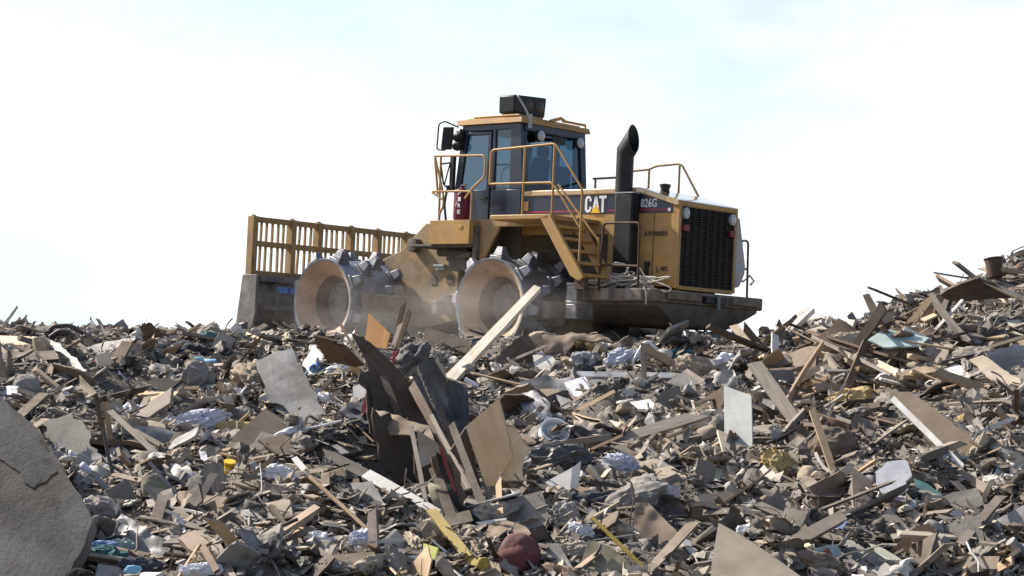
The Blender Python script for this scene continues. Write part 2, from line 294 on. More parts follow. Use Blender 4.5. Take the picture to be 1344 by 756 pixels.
# drums ---------------------------------------------------------------
RD = .71
def drum(x, side, front):
    y_out = 1.9 * side; s = -side
    mb = MB()
    # tread and outer lip, then rim thickness; axis offset measured from the outer face inwards
    mb.lathe([(RD - .045, -.0), (RD - .01, -.012), (RD, .01), (RD, 1.19), (RD - .02, 1.2), (.3, 1.2)], (x, y_out, .74), 64, 1, s)
    mb.f = [q for q in mb.f if len(q) <= 4]
    d = part(mb, 'drum', M['drum_steel'], None, 40, 0, front)
    mb = MB(); mb.lathe([(RD - .045, -.002), (RD - .065, .015), (.60, .05), (.53, .115), (.47, .19), (.435, .235)], (x, y_out, .74), 64, 1, s)
    me = mb.mesh('wheel_dish')
    bm = bmesh.new(); bm.from_mesh(me); bmesh.ops.delete(bm, geom=[f for f in bm.faces if len(f.verts) > 4], context='FACES')
    bmesh.ops.recalc_face_normals(bm, faces=bm.faces); bm.to_mesh(me); bm.free()
    link('wheel_dish', me, M['drum_paint'], d, 50)
    mb = MB(); mb.lathe([(.437, .232), (.425, .25), (.40, .30), (.355, .40), (.35, .47)], (x, y_out, .74), 48, 1, s); mb.f = [q for q in mb.f if len(q) <= 4]; mb.build('wheel_recess', M['recess_dirt_shade'], d, 50)
    mb = MB(); mb.lathe([(0, .40), (.13, .40), (.15, .42), (.16, .46), (.24, .47), (.28, .44), (.33, .43), (.36, .46), (.36, .54), (0, .54)], (x, y_out, .74), 40, 1, s)
    for k in range(14):
        a = 2 * math.pi * k / 14; mb.lathe([(.02, .415), (.02, .46)], (x + .29 * math.cos(a), y_out, .74 + .29 * math.sin(a)), 6, 1, s)
    mb.build('hub', M['hub_dirt'], d, 40)
    # pointed tips in four staggered rows
    for c, (yo, ph) in enumerate(((.13, 0), (.45, .5), (.78, .22), (1.07, .72))):
        nt_ = 8 if side > 0 else 4
        for k in range(nt_):
            a = 2 * math.pi * (k + ph + .3 * (x > 0) + .12) / nt_
            ca, sa = math.cos(a), math.sin(a); er = Vector((ca, 0, sa)); et = Vector((-sa, 0, ca)); ey = Vector((0, 1, 0))
            c0 = Vector((x, y_out + s * yo, .74)) + er * (RD - .02)
            mb = MB()
            def ring(h, wt, wy): return [c0 + er * h + et * i * wt + ey * j * wy for i, j in ((-1, -1), (1, -1), (1, 1), (-1, 1))]
            r0, r1, r2, r3 = ring(0, .125, .125), ring(.06, .12, .12), ring(.07, .09, .085), ring(.20, .058, .04)
            mb.hull(r0 + r1); mb.hull(ring(.059, .095, .09) + r3)
            t_ = mb.build('tamping_tip', M['tip_steel'], d, 30, .012)
    return d
dr = [drum(-1.87, 1, False), drum(1.86, 1, True), drum(-1.87, -1, False), drum(1.86, -1, True)]
# axles
mb = MB(); mb.lathe([(.34, 0), (.34, 1.5)], (-1.87, -.75, .74), 24, 1, 1); mb.box(-2.25, -1.5, -.42, .42, .42, 1.1); part(mb, 'axle_housing', M['frame_dirt'])
mb = MB(); mb.lathe([(.34, 0), (.34, 1.5)], (1.86, -.75, .74), 24, 1, 1); mb.box(1.5, 2.2, -.42, .42, .42, 1.1); part(mb, 'axle_housing', M['frame_dirt'], front=True)

# front frame -----------------------------------------------------------
ff = MB()
for s in (1, -1):
    y0, y1 = (.50, .62) if s > 0 else (-.62, -.50)
    ff.prism([(.02, .52), (.0, 1.62), (.35, 1.66), (.50, 2.10), (.82, 2.12), (1.40, 1.66), (2.95, 1.16), (3.30, .9), (3.30, .5), (2.0, .38), (.6, .40)], y0, y1)
ff.box(.06, 3.2, -.5, .5, .55, 1.1); ff.box(.4, 1.3, -.5, .5, 1.1, 1.7); ff.box(.52, .8, -.5, .5, 1.7, 2.08)
fo = part(ff, 'front_frame', M['front_paint'], None, 35, .012, True)
mb = MB(); mb.box(.28, .52, .62, .70, 1.40, 1.43); mb.box(.30, .5, .62, .66, 1.34, 1.40); mb.build('step_bracket', M['grey_panel'], fo, 35)
mb = MB(); mb.box(.12, .26, .62, .635, 1.12, 1.26); mb.box(.5, .63, .62, .632, 1.1, 1.22); mb.build('cover_plate', M['frame_dirt'], fo, 35)
for s in (1, -1):
    mb = MB(); mb.lathe([(.12, 0), (.12, .16), (.07, .17), (0, .17)], (1.0, .60 * s, 1.75), 20, 1, s)
    mb.build('pivot_pin', M['frame_dirt'], fo, 35)
    mb = MB(); mb.lathe([(.16, 0), (.16, .12), (.06, .14), (0, .14)], (.2, .60 * s, .78), 20, 1, s)
    mb.build('pivot_pin', M['frame_dirt'], fo, 35)
# lift rams, blade push arms
for s in (1, -1):
    mb = MB(); mb.tube([(.9, .36 * s, 1.95), (2.3, .36 * s, 1.22)], .075, 14); mb.tube([(2.3, .36 * s, 1.22), (3.3, .36 * s, .72)], .045, 12)
    part(mb, 'lift_cylinder', M['frame_dirt'], None, 40, 0, True)
    mb = MB(); mb.hull([(2.95, s * .45 - .07, .50), (3.5, s * 1.2 - .07, .45), (3.5, s * 1.2 + .07, .45), (2.95, s * .45 + .07, .50), (2.95, s * .45 - .07, .74), (3.5, s * 1.2 - .07, .75), (3.5, s * 1.2 + .07, .75), (2.95, s * .45 + .07, .74)])
    part(mb, 'push_arm', W_, None, 35, .01, True)
# scraper bars behind the front drums, ahead of rear drums
for s in (1, -1):
    mb = MB(); y0, y1 = sorted((.10 * s, 1.78 * s))
    mb.hull([(.90, y0, .62), (1.02, y0, .60), (1.02, y1, .60), (.90, y1, .62), (.86, y0, .87), (1.08, y0, .90), (1.08, y1, .90), (.86, y1, .87)])
    for yy in (.6, .95, 1.3, 1.65): mb.box(1.04, 1.16, yy * s - .05, yy * s + .05, .68, .80)
    part(mb, 'scraper_bar', M['deck_rust'], None, 35, .015, True)
    mb = MB(); y0, y1 = sorted((.42 * s, 1.75 * s)); mb.box(-2.96, -2.80, y0, y1, .55, .80)
    for yy in (.6, .95, 1.3, 1.65): mb.box(-2.80, -2.66, yy * s - .05, yy * s + .05, .6, .74)
    part(mb, 'scraper_bar', M['frame_dirt'], None, 35, .015)
mb = MB(); mb.box(-.62, -.5, 1.2, 1.75, .58, .78); mb.box(-.95, -.5, .6, 1.2, .62, .76); part(mb, 'scraper_bracket', M['blade_steel'])

# blade with trash rack ----------------------------------------------------
bl = MB(); BY = 2.13
curve = [(3.46, 1.14), (3.40, .95), (3.36, .70), (3.38, .45), (3.50, .22), (3.60, .10)]
poly = curve + [(a + .05, b) for a, b in curve[::-1]]
bl.prism(poly, -BY, BY)
for z, x in ((1.10, 3.40), (.62, 3.28)): bl.box(x - .10, x + .08, -BY + .1, BY - .1, z - .05, z + .05)
for yy in (-1.7, -1.05, -.4, .4, 1.05, 1.7): bl.prism([(3.44, 1.08), (3.26, 1.0), (3.22, .5), (3.46, .2), (3.36, .7)], yy - .025, yy + .025)
bo = part(bl, 'blade', M['blade_steel'], None, 35, .008, True)
mb = MB()
for s in (1, -1):
    mb = MB(); y0, y1 = sorted((2.14 * s, 2.20 * s)); mb.prism([(3.22, 1.16), (3.60, 1.16), (3.72, .3), (3.62, .08), (3.34, .08), (3.22, .5)], y0, y1)
    mb.build('end_plate', M['grey_panel'] if False else M['blade_steel'], bo, 35, .01)
    mb = MB(); y0, y1 = sorted((1.98 * s, 2.42 * s)); mb.hull([(3.34, y0, .0), (3.78, y0, .0), (3.78, y1, .0), (3.34, y1, .0), (3.34, y0, .2), (3.7, y0, .2), (3.7, y1 - .12 * (s > 0), .2), (3.34, y1 - .12 * (s > 0), .2)])
    mb.build('end_bit', M['blade_steel'], bo, 35, .01)
mb = MB(); mb.box(3.58, 3.74, -2.0, 2.0, .0, .14); mb.build('cutting_edge', M['blade_steel'], bo, 35, .006)
mb = MB()
for yy in (1.35, 1.62, 1.05): mb.box(3.18, 3.30, yy - .09, yy + .09, .86, .98)
mb.build('bracket', M['blue'], bo, 35, .02)
tr_ = MB(); PY_ = [2.09, 1.23, .62, -.14, -.79, -1.5, -2.09]
for i, yy in enumerate(PY_):
    w = .055 if i in (0, 6) else .052
    tr_.box(3.44, 3.60, yy - w, yy + w, 1.10, 2.16); tr_.lathe([(.04, 0), (.045, .02), (.02, .035)], (3.52, yy, 2.155), 10, 2, 1)
for z, h in ((2.11, .045), (1.70, .045), (1.19, .05)): tr_.box(3.47, 3.58, -2.09, 2.09, z - h, z + h)
rk = part(tr_, 'trash_rack', M['rack_paint'], None, 35, .006, True)
bars = MB(); random.seed(4)
for i in range(6):
    a, b = PY_[i] - .055, PY_[i + 1] + .055; n = max(3, round((a - b) / .125)) 
    for k in range(1, n): yy = a + (b - a) * k / n; bars.bar((3.52 + random.gauss(0, .01), yy + random.gauss(0, .012), 1.2), (3.52, yy + random.gauss(0, .008), 2.1), .026, .045, (1, 0, 0))
bars.build('rack_bars', M['rack_paint'], rk, 35)

# rear frame ------------------------------------------------------------
mb = MB(); mb.box(-4.3, -.1, -.55, .55, .55, 1.15); mb.box(-.5, .1, -.45, .45, .4, 1.5); mb.box(-1.5, -.3, -.7, .7, 1.1, 2.08); mb.box(-3.2, -1.3, -.74, .74, 1.0, 1.9)
part(mb, 'rear_frame', M['frame_dirt'], None, 35, .01)
# deck / counterweight
def deck_outline(z, k): return [(-3.22, 1.30 * k, z), (-3.22, -1.30 * k, z), (-4.55 + .0, -1.38 * k, z), (-4.55, 1.38 * k, z)]
mb = MB()
o_ = [(-3.05, 1.28), (-4.52, 1.38), (-4.60, 1.30), (-4.66, -1.30), (-4.58, -1.38), (-3.05, -1.28)]
def ring3(z, sx, sy, cx=-3.9): return [(cx + (x - cx) * sx, y * sy, z) for x, y in o_]
rs = [ring3(.845, .985, .985), ring3(.855, .995, .995), ring3(.865, 1, 1), ring3(1.02, 1, 1), ring3(1.035, .995, .995)]
v = [p for r_ in rs for p in r_]; n = 6; f = [tuple(range(n)), tuple(range(4 * n, 5 * n))]
for i in range(4): f += [(i * n + k, i * n + (k + 1) % n, (i + 1) * n + (k + 1) % n, (i + 1) * n + k) for k in range(n)]
mb.add(v, f); cw = part(mb, 'counterweight', M['deck_rust'], None, 30, .012)
u_ = [ring3(.50, .76, .42), ring3(.54, .82, .52), ring3(.80, .95, .93), ring3(.846, .95, .93)]
mb = MB(); v = [p for r_ in u_ for p in r_]; f = [tuple(range(n)), tuple(range(3 * n, 4 * n))]
for i in range(3): f += [(i * n + k, i * n + (k + 1) % n, (i + 1) * n + (k + 1) % n, (i + 1) * n + k) for k in range(n)]
mb.add(v, f); mb.build('underside_plate', M['frame_dirt'], cw, 30, .01)
for xa, xb in ((-3.12, -3.30), (-3.62, -3.78), (-4.10, -4.40)):
    mb = MB(); mb.box(xb, xa, 1.27, 1.40 if xa > -4 else 1.42, .86, 1.03); mb.build('wear_plate', M['deck_top'], cw, 35, .012)
mb = MB(); mb.box(-4.70, -4.63, .35, 1.1, .90, 1.02); mb.build('bumper_plate', M['deck_rust'], cw, 35, .012)
mb = MB(); mb.box(-4.72, -4.63, -1.15, -.45, .89, 1.01); mb.build('bumper_plate', M['deck_rust'], cw, 35, .012)
mb = MB(); mb.box(-4.70, -4.60, -.30, .22, .88, .99); mb.build('hitch_plate', M['paint_black'], cw, 35, .01)
mb = MB(); mb.tube([(-4.72, -.06, .80), (-4.72, -.06, 1.0)], .03, 10); mb.build('hitch_pin', M['metal_grey'], cw, 35)
mb = MB(); mb.box(-3.0, -2.2, .5, 1.25, .30, .36); mb.hull([(-2.9, .6, .36), (-2.2, .6, .36), (-2.2, 1.2, .36), (-2.9, 1.2, .36), (-2.7, .6, .8), (-2.4, .6, .8), (-2.4, .7, .8), (-2.7, .7, .8)]); part(mb, 'belly_guard', W_, None, 35, .01)
# hanging step with two openings
mb = MB(); x0, x1, y0, y1 = -3.30, -3.08, 1.13, 1.55
for z in (.56, .78, 1.05): mb.box(x0, x1, y0, y1, z, z + .05)
for yy in (y0, y1 - .07): mb.box(x0 + .01, x1 - .01, yy, yy + .07, .61, .78); mb.box(x0 + .01, x1 - .01, yy, yy + .07, .83, 1.05)
mb.box(x0 + .07, x1, y0 + .07, y1 - .07, .72, .78)
part(mb, 'hanging_step', M['metal_grey'], None, 35, .012)

# hood -----------------------------------------------------------------
HY = .74
mb = MB(); mb.prism([(-1.42, 1.10), (-1.42, 2.50), (-3.78, 2.50), (-4.46, 2.30), (-4.46, 1.10)], -HY, HY); hood = part(mb, 'hood', Y_, None, 35, .006)
mb = MB()   # top cover, slightly proud
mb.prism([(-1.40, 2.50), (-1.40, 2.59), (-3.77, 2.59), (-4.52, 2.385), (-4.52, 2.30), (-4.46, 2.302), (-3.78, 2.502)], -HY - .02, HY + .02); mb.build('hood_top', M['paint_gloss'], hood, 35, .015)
for s in (1, -1):
    ya, yb = sorted((s * (HY - .01), s * (HY + .004)))
    mb = MB(); mb.prism([(-1.42, 2.21), (-1.42, 2.497), (-3.78, 2.497), (-4.40, 2.312), (-4.40, 2.21)], ya, yb); mb.build('side_stripe', NV, hood, 35)
    ya, yb = sorted((s * (HY), s * (HY + .007)))
    for xa, xb in ((-4.36, -3.78), (-2.66, -1.5), (-3.40, -3.17)): mb = MB(); mb.box(xa, xb, ya, yb, 2.238, 2.26); mb.build('red_line', M['red_mark'], hood, 35)
# panel seams and latches
mb = MB()
for x in (-4.06, -3.40, -2.5): mb.box(x - .006, x + .006, HY, HY + .004, 1.12, 2.205)
mb.box(-4.44, -1.45, HY, HY + .003, 2.200, 2.208); mb.build('panel_seam', M['black_mark'], hood, None)
mb = MB(); mb.box(-4.0, -3.94, HY, HY + .05, 1.18, 1.42); mb.box(-4.02, -3.92, HY, HY + .03, 1.40, 1.47); mb.build('latch', BK, hood, 35, .01)
mb = MB(); mb.prism([(-4.14, 1.30), (-4.20, 1.30), (-4.13, 1.42), (-4.12, 1.42)], HY, HY + .003); mb.build('scratch', M['frame_dirt'], hood, None)
# grille
mb = MB(); mb.box(-4.53, -4.44, -HY, -HY + .07, 1.08, 2.38); mb.box(-4.53, -4.44, HY - .06, HY, 1.08, 2.38); mb.box(-4.53, -4.44, -HY + .07, HY - .06, 2.31, 2.375); mb.box(-4.53, -4.44, -HY + .07, HY - .06, 1.06, 1.12)
gf = part(mb, 'grille_frame', Y_, None, 35, .008)
mb = MB(); mb.box(-4.475, -4.462, -.67, .68, 1.12, 2.31)
for k in range(33): z = 1.135 + k * .036; mb.hull([(-4.520, -.67, z), (-4.48, -.67, z + .012), (-4.48, .68, z + .012), (-4.520, .68, z), (-4.520, -.67, z + .008), (-4.48, -.67, z + .02), (-4.48, .68, z + .02), (-4.520, .68, z + .008)])
for k in range(9): yy = -.66 + k * .1665; mb.box(-4.512, -4.48, yy - .006, yy + .006, 1.12, 2.31)
mb.build('grille', BK, gf, 35)
for s in (1, -1):
    mb = MB(); mb.lathe([(.0, .0), (.05, .004), (.068, .02), (.068, .07)], (-4.575, .59 * s, 2.20), 20, 0, 1)
    for i, p in enumerate(mb.v): mb.v[i] = (p[0], p[1], 2.20 + (p[2] - 2.20) * 1.25)
    mb.build('tail_lamp', M['lens'], gf, 40)
    mb = MB(); mb.box(-4.56, -4.50, .59 * s - .07, .59 * s + .07, 1.93, 2.03); mb.build('reflector', M['red_lens'], gf, 35, .01)
# exhaust guard, stack, caps
mb = MB(); mb.box(-3.78, -3.43, HY, .93, 1.15, 2.49); eg = part(mb, 'exhaust_guard', BK, None, 35, .03)
mb = MB(); mb.box(-3.79, -3.42, HY + .02, .935, 2.488, 2.505); mb.build('guard_lip', M['grey_panel'], eg, 35)
ex = MB(); c = Vector((-3.50, .80, 0)); n = 28; rr = .133; v = []; f = []
prof = []
for z in (2.42, 2.9, 3.12): prof.append([(c.x + rr * math.cos(2 * math.pi * k / n), c.y + rr * math.sin(2 * math.pi * k / n), z) for k in range(n)])
up = Vector((-.52, -.12, .85)).normalized()
last = []
for k in range(n):
    a = 2 * math.pi * k / n; p = Vector((c.x + rr * math.cos(a), c.y + rr * math.sin(a), 3.12 + .08 * math.cos(a) ))
    last.append(p)
prof.append([tuple(p) for p in last])
mouth = []
for p in last:
    t_ = (p.x - c.x) / rr; mouth.append(tuple(p + up * (.24 + .17 * t_)))
prof.append(mouth)
inner = []
mc = sum((Vector(p) for p in mouth), Vector()) / n
prof.append([tuple(mc + (Vector(p) - mc) * .9) for p in mouth])
prof.append([tuple(mc + (Vector(p) - mc) * .88 - up * .3) for p in mouth])
v = [p for r_ in prof for p in r_]
for i in range(len(prof) - 1): f += [(i * n + k, i * n + (k + 1) % n, (i + 1) * n + (k + 1) % n, (i + 1) * n + k) for k in range(n)]
f += [tuple(range(n)), tuple((len(prof) - 1) * n + k for k in range(n))]
ex.add(v, f); part(ex, 'exhaust_stack', BK, None, 45, 0)
mb = MB(); mb.lathe([(.07, 0), (.07, .08), (.085, .09), (.085, .13), (.0, .145)], (-3.86, .25, 2.55), 20, 2, 1); part(mb, 'filler_cap', BK, None, 35, 0)
# far side air conditioner housing
mb = MB(); mb.prism([(-.76, 2.31), (-1.06, 2.27), (-1.26, 1.52), (-1.24, 1.40), (-1.12, 1.2), (-.76, 1.14)], -4.35, -3.4, 0); part(mb, 'side_housing', M['grey_panel'], None, 35, .03)

# writing
def text(body, x0, x1, z0, z1, y, m, parent, name, offset=.0):
    cu = bpy.data.curves.new('t', 'FONT'); cu.body = body; cu.size = 1; cu.extrude = .004; cu.offset = offset; cu.resolution_u = 3
    ob = bpy.data.objects.new('t', cu); COL.objects.link(ob)
    dg = bpy.context.evaluated_depsgraph_get(); me = bpy.data.meshes.new_from_object(ob.evaluated_get(dg)); bpy.data.objects.remove(ob); me.name = name
    xs = [q.co.x for q in me.vertices]; ys = [q.co.y for q in me.vertices]; a, b, c_, d_ = min(xs), max(xs), min(ys), max(ys)
    for q in me.vertices:
        u, w = (q.co.x - a) / (b - a), (q.co.y - c_) / (d_ - c_)
        q.co = (x0 + (x1 - x0) * u, y + q.co.z, z0 + (z1 - z0) * w)
    me.materials.clear(); return link(name, me, m, parent, None)
def cat_logo():
    # three heavy condensed letters and the triangle over the foot of the A
    mb = MB(); y0, y1 = HY + .002, HY + .012
    def P(poly): mb.prism([(-2.71 - u * .42, 2.222 + w * .262) for u, w in poly], y0, y1)
    c0 = [(.30, .66), (.30, .78), (.26, .92), (.16, 1.0), (.13, 1.0), (.04, .92), (.0, .78), (.0, .22), (.04, .08), (.13, .0), (.17, .0), (.26, .08), (.30, .2), (.30, .34), (.205, .34), (.205, .22), (.19, .17), (.115, .17), (.10, .22), (.10, .78), (.115, .83), (.19, .83), (.205, .78), (.205, .66)]
    P(c0)
    P([(.34, .0), (.46, .95), (.56, .95), (.53, .70), (.44, .0)]); P([(.56, .95), (.46, .95), (.50, .72), (.60, .0), (.70, .0)]) 
    P([(.66, .82), (.66, .98), (1.0, .98), (1.0, .82), (.89, .82), (.89, .0), (.78, .0), (.78, .82)])
    mb.build('letters', M['white_mark'], hood, None)
    mb = MB(); mb.prism([(-2.71 - u * .42, 2.215 + w * .262) for u, w in [(.30, .0), (.74, .0), (.60, .34), (.52, .42), (.44, .34)]], HY + .006, HY + .018); mb.build('logo_triangle', M['yellow_mark'], hood, None)
cat_logo()
text('826G', -3.80, -4.10, 2.285, 2.415, HY + .008, M['white_mark'], hood, 'model_lettering', .012)
text('AYH00093', -3.88, -4.31, 1.85, 1.925, HY + .005, M['black_mark'], hood, 'serial_lettering', .01)
text('HEC', -4.22, -4.36, 1.33, 1.40, HY + .005, M['black_mark'], hood, 'small_lettering', .01)
mb = MB(); mb.box(-4.36, -4.31, HY + .002, HY + .010, 2.222, 2.268); mb.build('small_badge', M['white_mark'], hood, None)
mb = MB(); mb.box(-2.66, -2.58, HY, HY + .003, 2.08, 2.15); mb.build('warning_sticker', M['frame_dirt'], hood, None)
mb = MB(); mb.box(-1.56, -1.46, HY, HY + .03, 2.27, 2.42); mb.build('bracket', Y_, hood, 35, .01)

# cab ------------------------------------------------------------------
CYW = .80
mb = MB()
def side(s):
    y0, y1 = sorted((s * (CYW - .07), s * CYW))
    mb.prism([(-.76, 2.10), (-1.42, 2.10), (-1.42, 2.62), (-.76, 2.62)], y0, y1)            # lower rear quarter
    mb.prism([(-.76, 2.62), (-.83, 2.62), (-.83, 3.68), (-.76, 3.68)], y0, y1)              # B pillar
    mb.prism([(-1.17, 2.62), (-1.45, 2.62), (-1.36, 3.68), (-1.14, 3.68)], y0, y1)          # rear pillar
    mb.prism([(-.02, 2.64), (.03, 2.64), (-.09, 3.68), (-.19, 3.68)], y0, y1)                # front pillar
    mb.prism([(-.12, 3.58), (-.12, 3.68), (-1.36, 3.68), (-1.36, 3.58)], y0 + .002 * s, y1 - .002 * s)
    mb.prism([(.02, 2.64), (-.02, 2.64), (-.34, 2.10), (-.29, 2.10)], y0, y1)
side(1); side(-1)
mb.box(-1.45, -1.37, -CYW + .07, CYW - .07, 2.10, 2.74); mb.box(-1.40, -1.30, -CYW + .07, CYW - .07, 3.56, 3.68); mb.box(-.2, -.09, -CYW + .07, CYW - .07, 3.6, 3.68)
for s in (1, -1):
    y0, y1 = sorted((s * .66, s * (CYW - .07))); mb.hull([(-1.455, y0, 2.74), (-1.38, y0, 2.74), (-1.38, y1, 2.74), (-1.455, y1, 2.74), (-1.37, y0, 3.56), (-1.30, y0, 3.56), (-1.30, y1, 3.56), (-1.37, y1, 3.56)])
mb.box(-1.37, -.3, -CYW + .07, CYW - .07, 2.08, 2.16); mb.hull([(-.33, -.73, 2.1), (-.28, -.73, 2.1), (-.28, .73, 2.1), (-.33, .73, 2.1), (-.02, -.73, 2.64), (.03, -.73, 2.64), (.03, .73, 2.64), (-.02, .73, 2.64)])
cab = part(mb, 'cab', NV, None, 35, .012)
def pane(pts, name='window', parent=cab):
    p = [Vector(q) for q in pts]; n_ = (p[1] - p[0]).cross(p[2] - p[0]).normalized() * .006; m_ = len(p)
    mb = MB(); mb.add([q for q in p] + [q + n_ for q in p], [tuple(range(m_))[::-1], tuple(range(m_, 2 * m_))] + [(i, (i + 1) % m_, m_ + (i + 1) % m_, m_ + i) for i in range(m_)])
    return mb.build(name, M['glass'], parent, None)
for s in (1, -1):
    yy = s * (CYW - .03)
    pane([(-.83, yy, 2.62), (-1.17, yy, 2.62), (-1.14, yy, 3.58), (-.83, yy, 3.58)])
pane([(-1.415, -.66, 2.74), (-1.415, .66, 2.74), (-1.335, .66, 3.56), (-1.335, -.66, 3.56)])
pane([(.01, -.73, 2.64), (.01, .73, 2.64), (-.13, .73, 3.6), (-.13, -.73, 3.6)])
# door (near side) and its counterpart
for s in (1, -1):
    y0, y1 = sorted((s * (CYW - .055), s * (CYW + .012))); mb = MB()
    mb.prism([(-.03, 2.62), (-.31, 2.12), (-.745, 2.12), (-.745, 2.62)], y0, y1)
    mb.prism([(-.03, 2.62), (-.10, 2.62), (-.22, 3.56), (-.15, 3.56)], y0, y1); mb.prism([(-.68, 2.62), (-.745, 2.62), (-.745, 3.56), (-.68, 3.56)], y0, y1); mb.prism([(-.215, 3.51), (-.68, 3.51), (-.68, 3.56), (-.21, 3.56)], y0, y1)
    door = part(mb, 'door', NV, None, 35, .008)
    yy = s * (CYW - .02); pane([(-.10, yy, 2.62), (-.68, yy, 2.62), (-.68, yy, 3.51), (-.215, yy, 3.51)], 'window', door)
    mb = MB(); ya, yb = sorted((s * (CYW + .012), s * (CYW + .035))); mb.box(-.70, -.56, ya, yb, 2.47, 2.50); mb.build('door_handle', BK, door, 35)
# inside: seat, console, wheel
mb = MB(); mb.box(-1.0, -.55, -.25, .25, 2.45, 2.6); mb.hull([(-1.08, -.24, 2.6), (-.95, -.24, 2.6), (-.95, .24, 2.6), (-1.08, .24, 2.6), (-1.18, -.2, 3.2), (-1.08, -.2, 3.2), (-1.08, .2, 3.2), (-1.18, .2, 3.2)]); mb.box(-.9, -.65, -.12, .12, 2.15, 2.45)
mb.box(-1.2, -1.1, -.13, .13, 3.2, 3.4); mb.hull([(-1.25, -.6, 2.4), (-1.05, -.6, 2.4), (-1.05, -.28, 2.4), (-1.25, -.28, 2.4), (-1.28, -.6, 3.1), (-1.15, -.6, 3.1), (-1.15, -.28, 3.1), (-1.28, -.28, 3.1)]); mb.box(-1.3, -1.05, .26, .62, 2.3, 3.0); part(mb, 'operator_seat', M['seat_fabric'], None, 35, .05)
mb = MB(); mb.box(-.40, -.2, -.2, .2, 2.2, 2.75); mb.box(-1.0, -.5, -.6, -.35, 2.2, 2.75); mb.tube([(-.42, .18 * math.cos(a), 2.9 + .18 * math.sin(a)) for a in [i * math.pi / 8 for i in range(16)]], .015, 6, True); part(mb, 'console', BK, None, 35, .02)
# roof
mb = MB(); mb.hull([(-1.42, -.86, 3.68), (-.02, -.86, 3.68), (-.02, .86, 3.68), (-1.42, .86, 3.68), (-1.40, -.84, 3.765), (.0, -.84, 3.765), (.0, .84, 3.765), (-1.40, .84, 3.765)]); mb.box(-1.3, -.12, -.72, .72, 3.765, 3.80)
mb.tube([(-1.32, .80, 3.80), (-.35, .80, 3.80)], .018, 8); mb.tube([(-1.36, -.2, 3.82), (-1.36, -.78, 3.82), (-1.36, -.78, 3.76)], .022, 8); mb.tube([(-1.36, .1, 3.78), (-1.36, -.16, 3.86), (-1.36, -.26, 3.82)], .03, 8)
roof = part(mb, 'roof', Y_, None, 35, .012)
mb = MB(); mb.hull([(-1.20, .05, 3.84), (-.86, .05, 3.84), (-.86, .80, 3.84), (-1.20, .80, 3.84), (-1.22, .04, 4.17), (-.87, .04, 4.17), (-.87, .82, 4.13), (-1.22, .82, 4.13)])
lb = part(mb, 'light_box', BK, None, 35, .03)
for yy in (.20, .47):
    mb = MB(); mb.lathe([(.0, 0), (.075, .01), (.115, .05), (.12, .07)], (-1.245, yy, 4.01), 20, 0, 1); mb.build('lamp', M['metal_dark'], lb, 40)
mb = MB(); mb.box(-1.2, -.9, .1, .75, 3.78, 3.84); mb.build('mounting_rail', Y_, lb, 35)
mb = MB(); mb.tube(rounded([(-1.32, .86, 4.10), (-1.36, .90, 4.08), (-1.40, .72, 3.86), (-1.42, .68, 3.72)], .04), .017, 8); mb.tube([(-1.42, .66, 3.82), (-1.42, .66, 3.60)], .035, 10); part(mb, 'wiring_conduit', M['grey_panel'], None, 40, 0)
for yy in (.42, -.56):
    mb = MB(); mb.lathe([(0, 0), (.06, .006), (.085, .03), (.085, .05), (.05, .11)], (-1.50, yy, 3.50), 20, 0, 1)
    wl = part(mb, 'work_lamp', M['lens'], None, 40, 0)
    mb = MB(); mb.lathe([(.09, .0), (.09, .05), (.04, .10), (.0, .10)], (-1.455, yy, 3.50), 20, 0, 1); mb.build('housing', BK, wl, 40)
mb = MB(); mb.box(-1.435, -1.415, -.22, .1, 3.42, 3.54); part(mb, 'label_plate', BK, None, 35)
# mirror, front lamp
mb = MB(); mb.tube(rounded([(.0, .80, 3.66), (.12, 1.02, 3.74), (.24, 1.02, 3.70), (.26, 1.02, 3.28), (.06, 1.02, 3.26), (.02, 1.02, 3.40)], .05), .013, 8); mr_ = part(mb, 'mirror_arm', BK, None, 40, 0)
mb = MB(); mb.hull([(-.03, .96, 3.27), (.12, 1.04, 3.27), (.12, 1.08, 3.27), (-.03, 1.0, 3.27), (-.06, .96, 3.64), (.09, 1.04, 3.64), (.09, 1.08, 3.64), (-.06, 1.0, 3.64)]); mb.build('mirror', BK, mr_, 35, .015)
mb = MB(); mb.lathe([(.07, 0), (.09, .05), (.085, .16), (.03, .2)], (.02, .86, 3.50), 16, 0, -1); mb.tube([(-.10, .82, 3.62), (-.05, .86, 3.55)], .02, 8); part(mb, 'work_lamp', BK, None, 40, 0)
mb = MB(); mb.lathe([(.06, 0), (.08, .05), (.07, .14), (.03, .17)], (.0, .88, 3.34), 16, 0, -1); mb.tube([(-.1, .85, 3.62), (-.06, .88, 3.36)], .015, 8); part(mb, 'work_lamp', BK, None, 40, 0)
mb = MB(); mb.tube(rounded([(.02, .86, 3.08), (.22, .95, 3.05), (.14, .95, 2.72), (.05, .88, 2.62)], .03), .015, 8); mb.tube([(.06, .9, 3.06), (.12, .95, 2.70)], .012, 8); mb.box(-.02, .06, .84, .9, 2.6, 3.2); mb.tube(rounded([(.08, .9, 2.7), (.10, .95, 2.4), (.04, .95, 2.1)], .1), .02, 8); part(mb, 'grab_handle', BK, None, 40, 0)

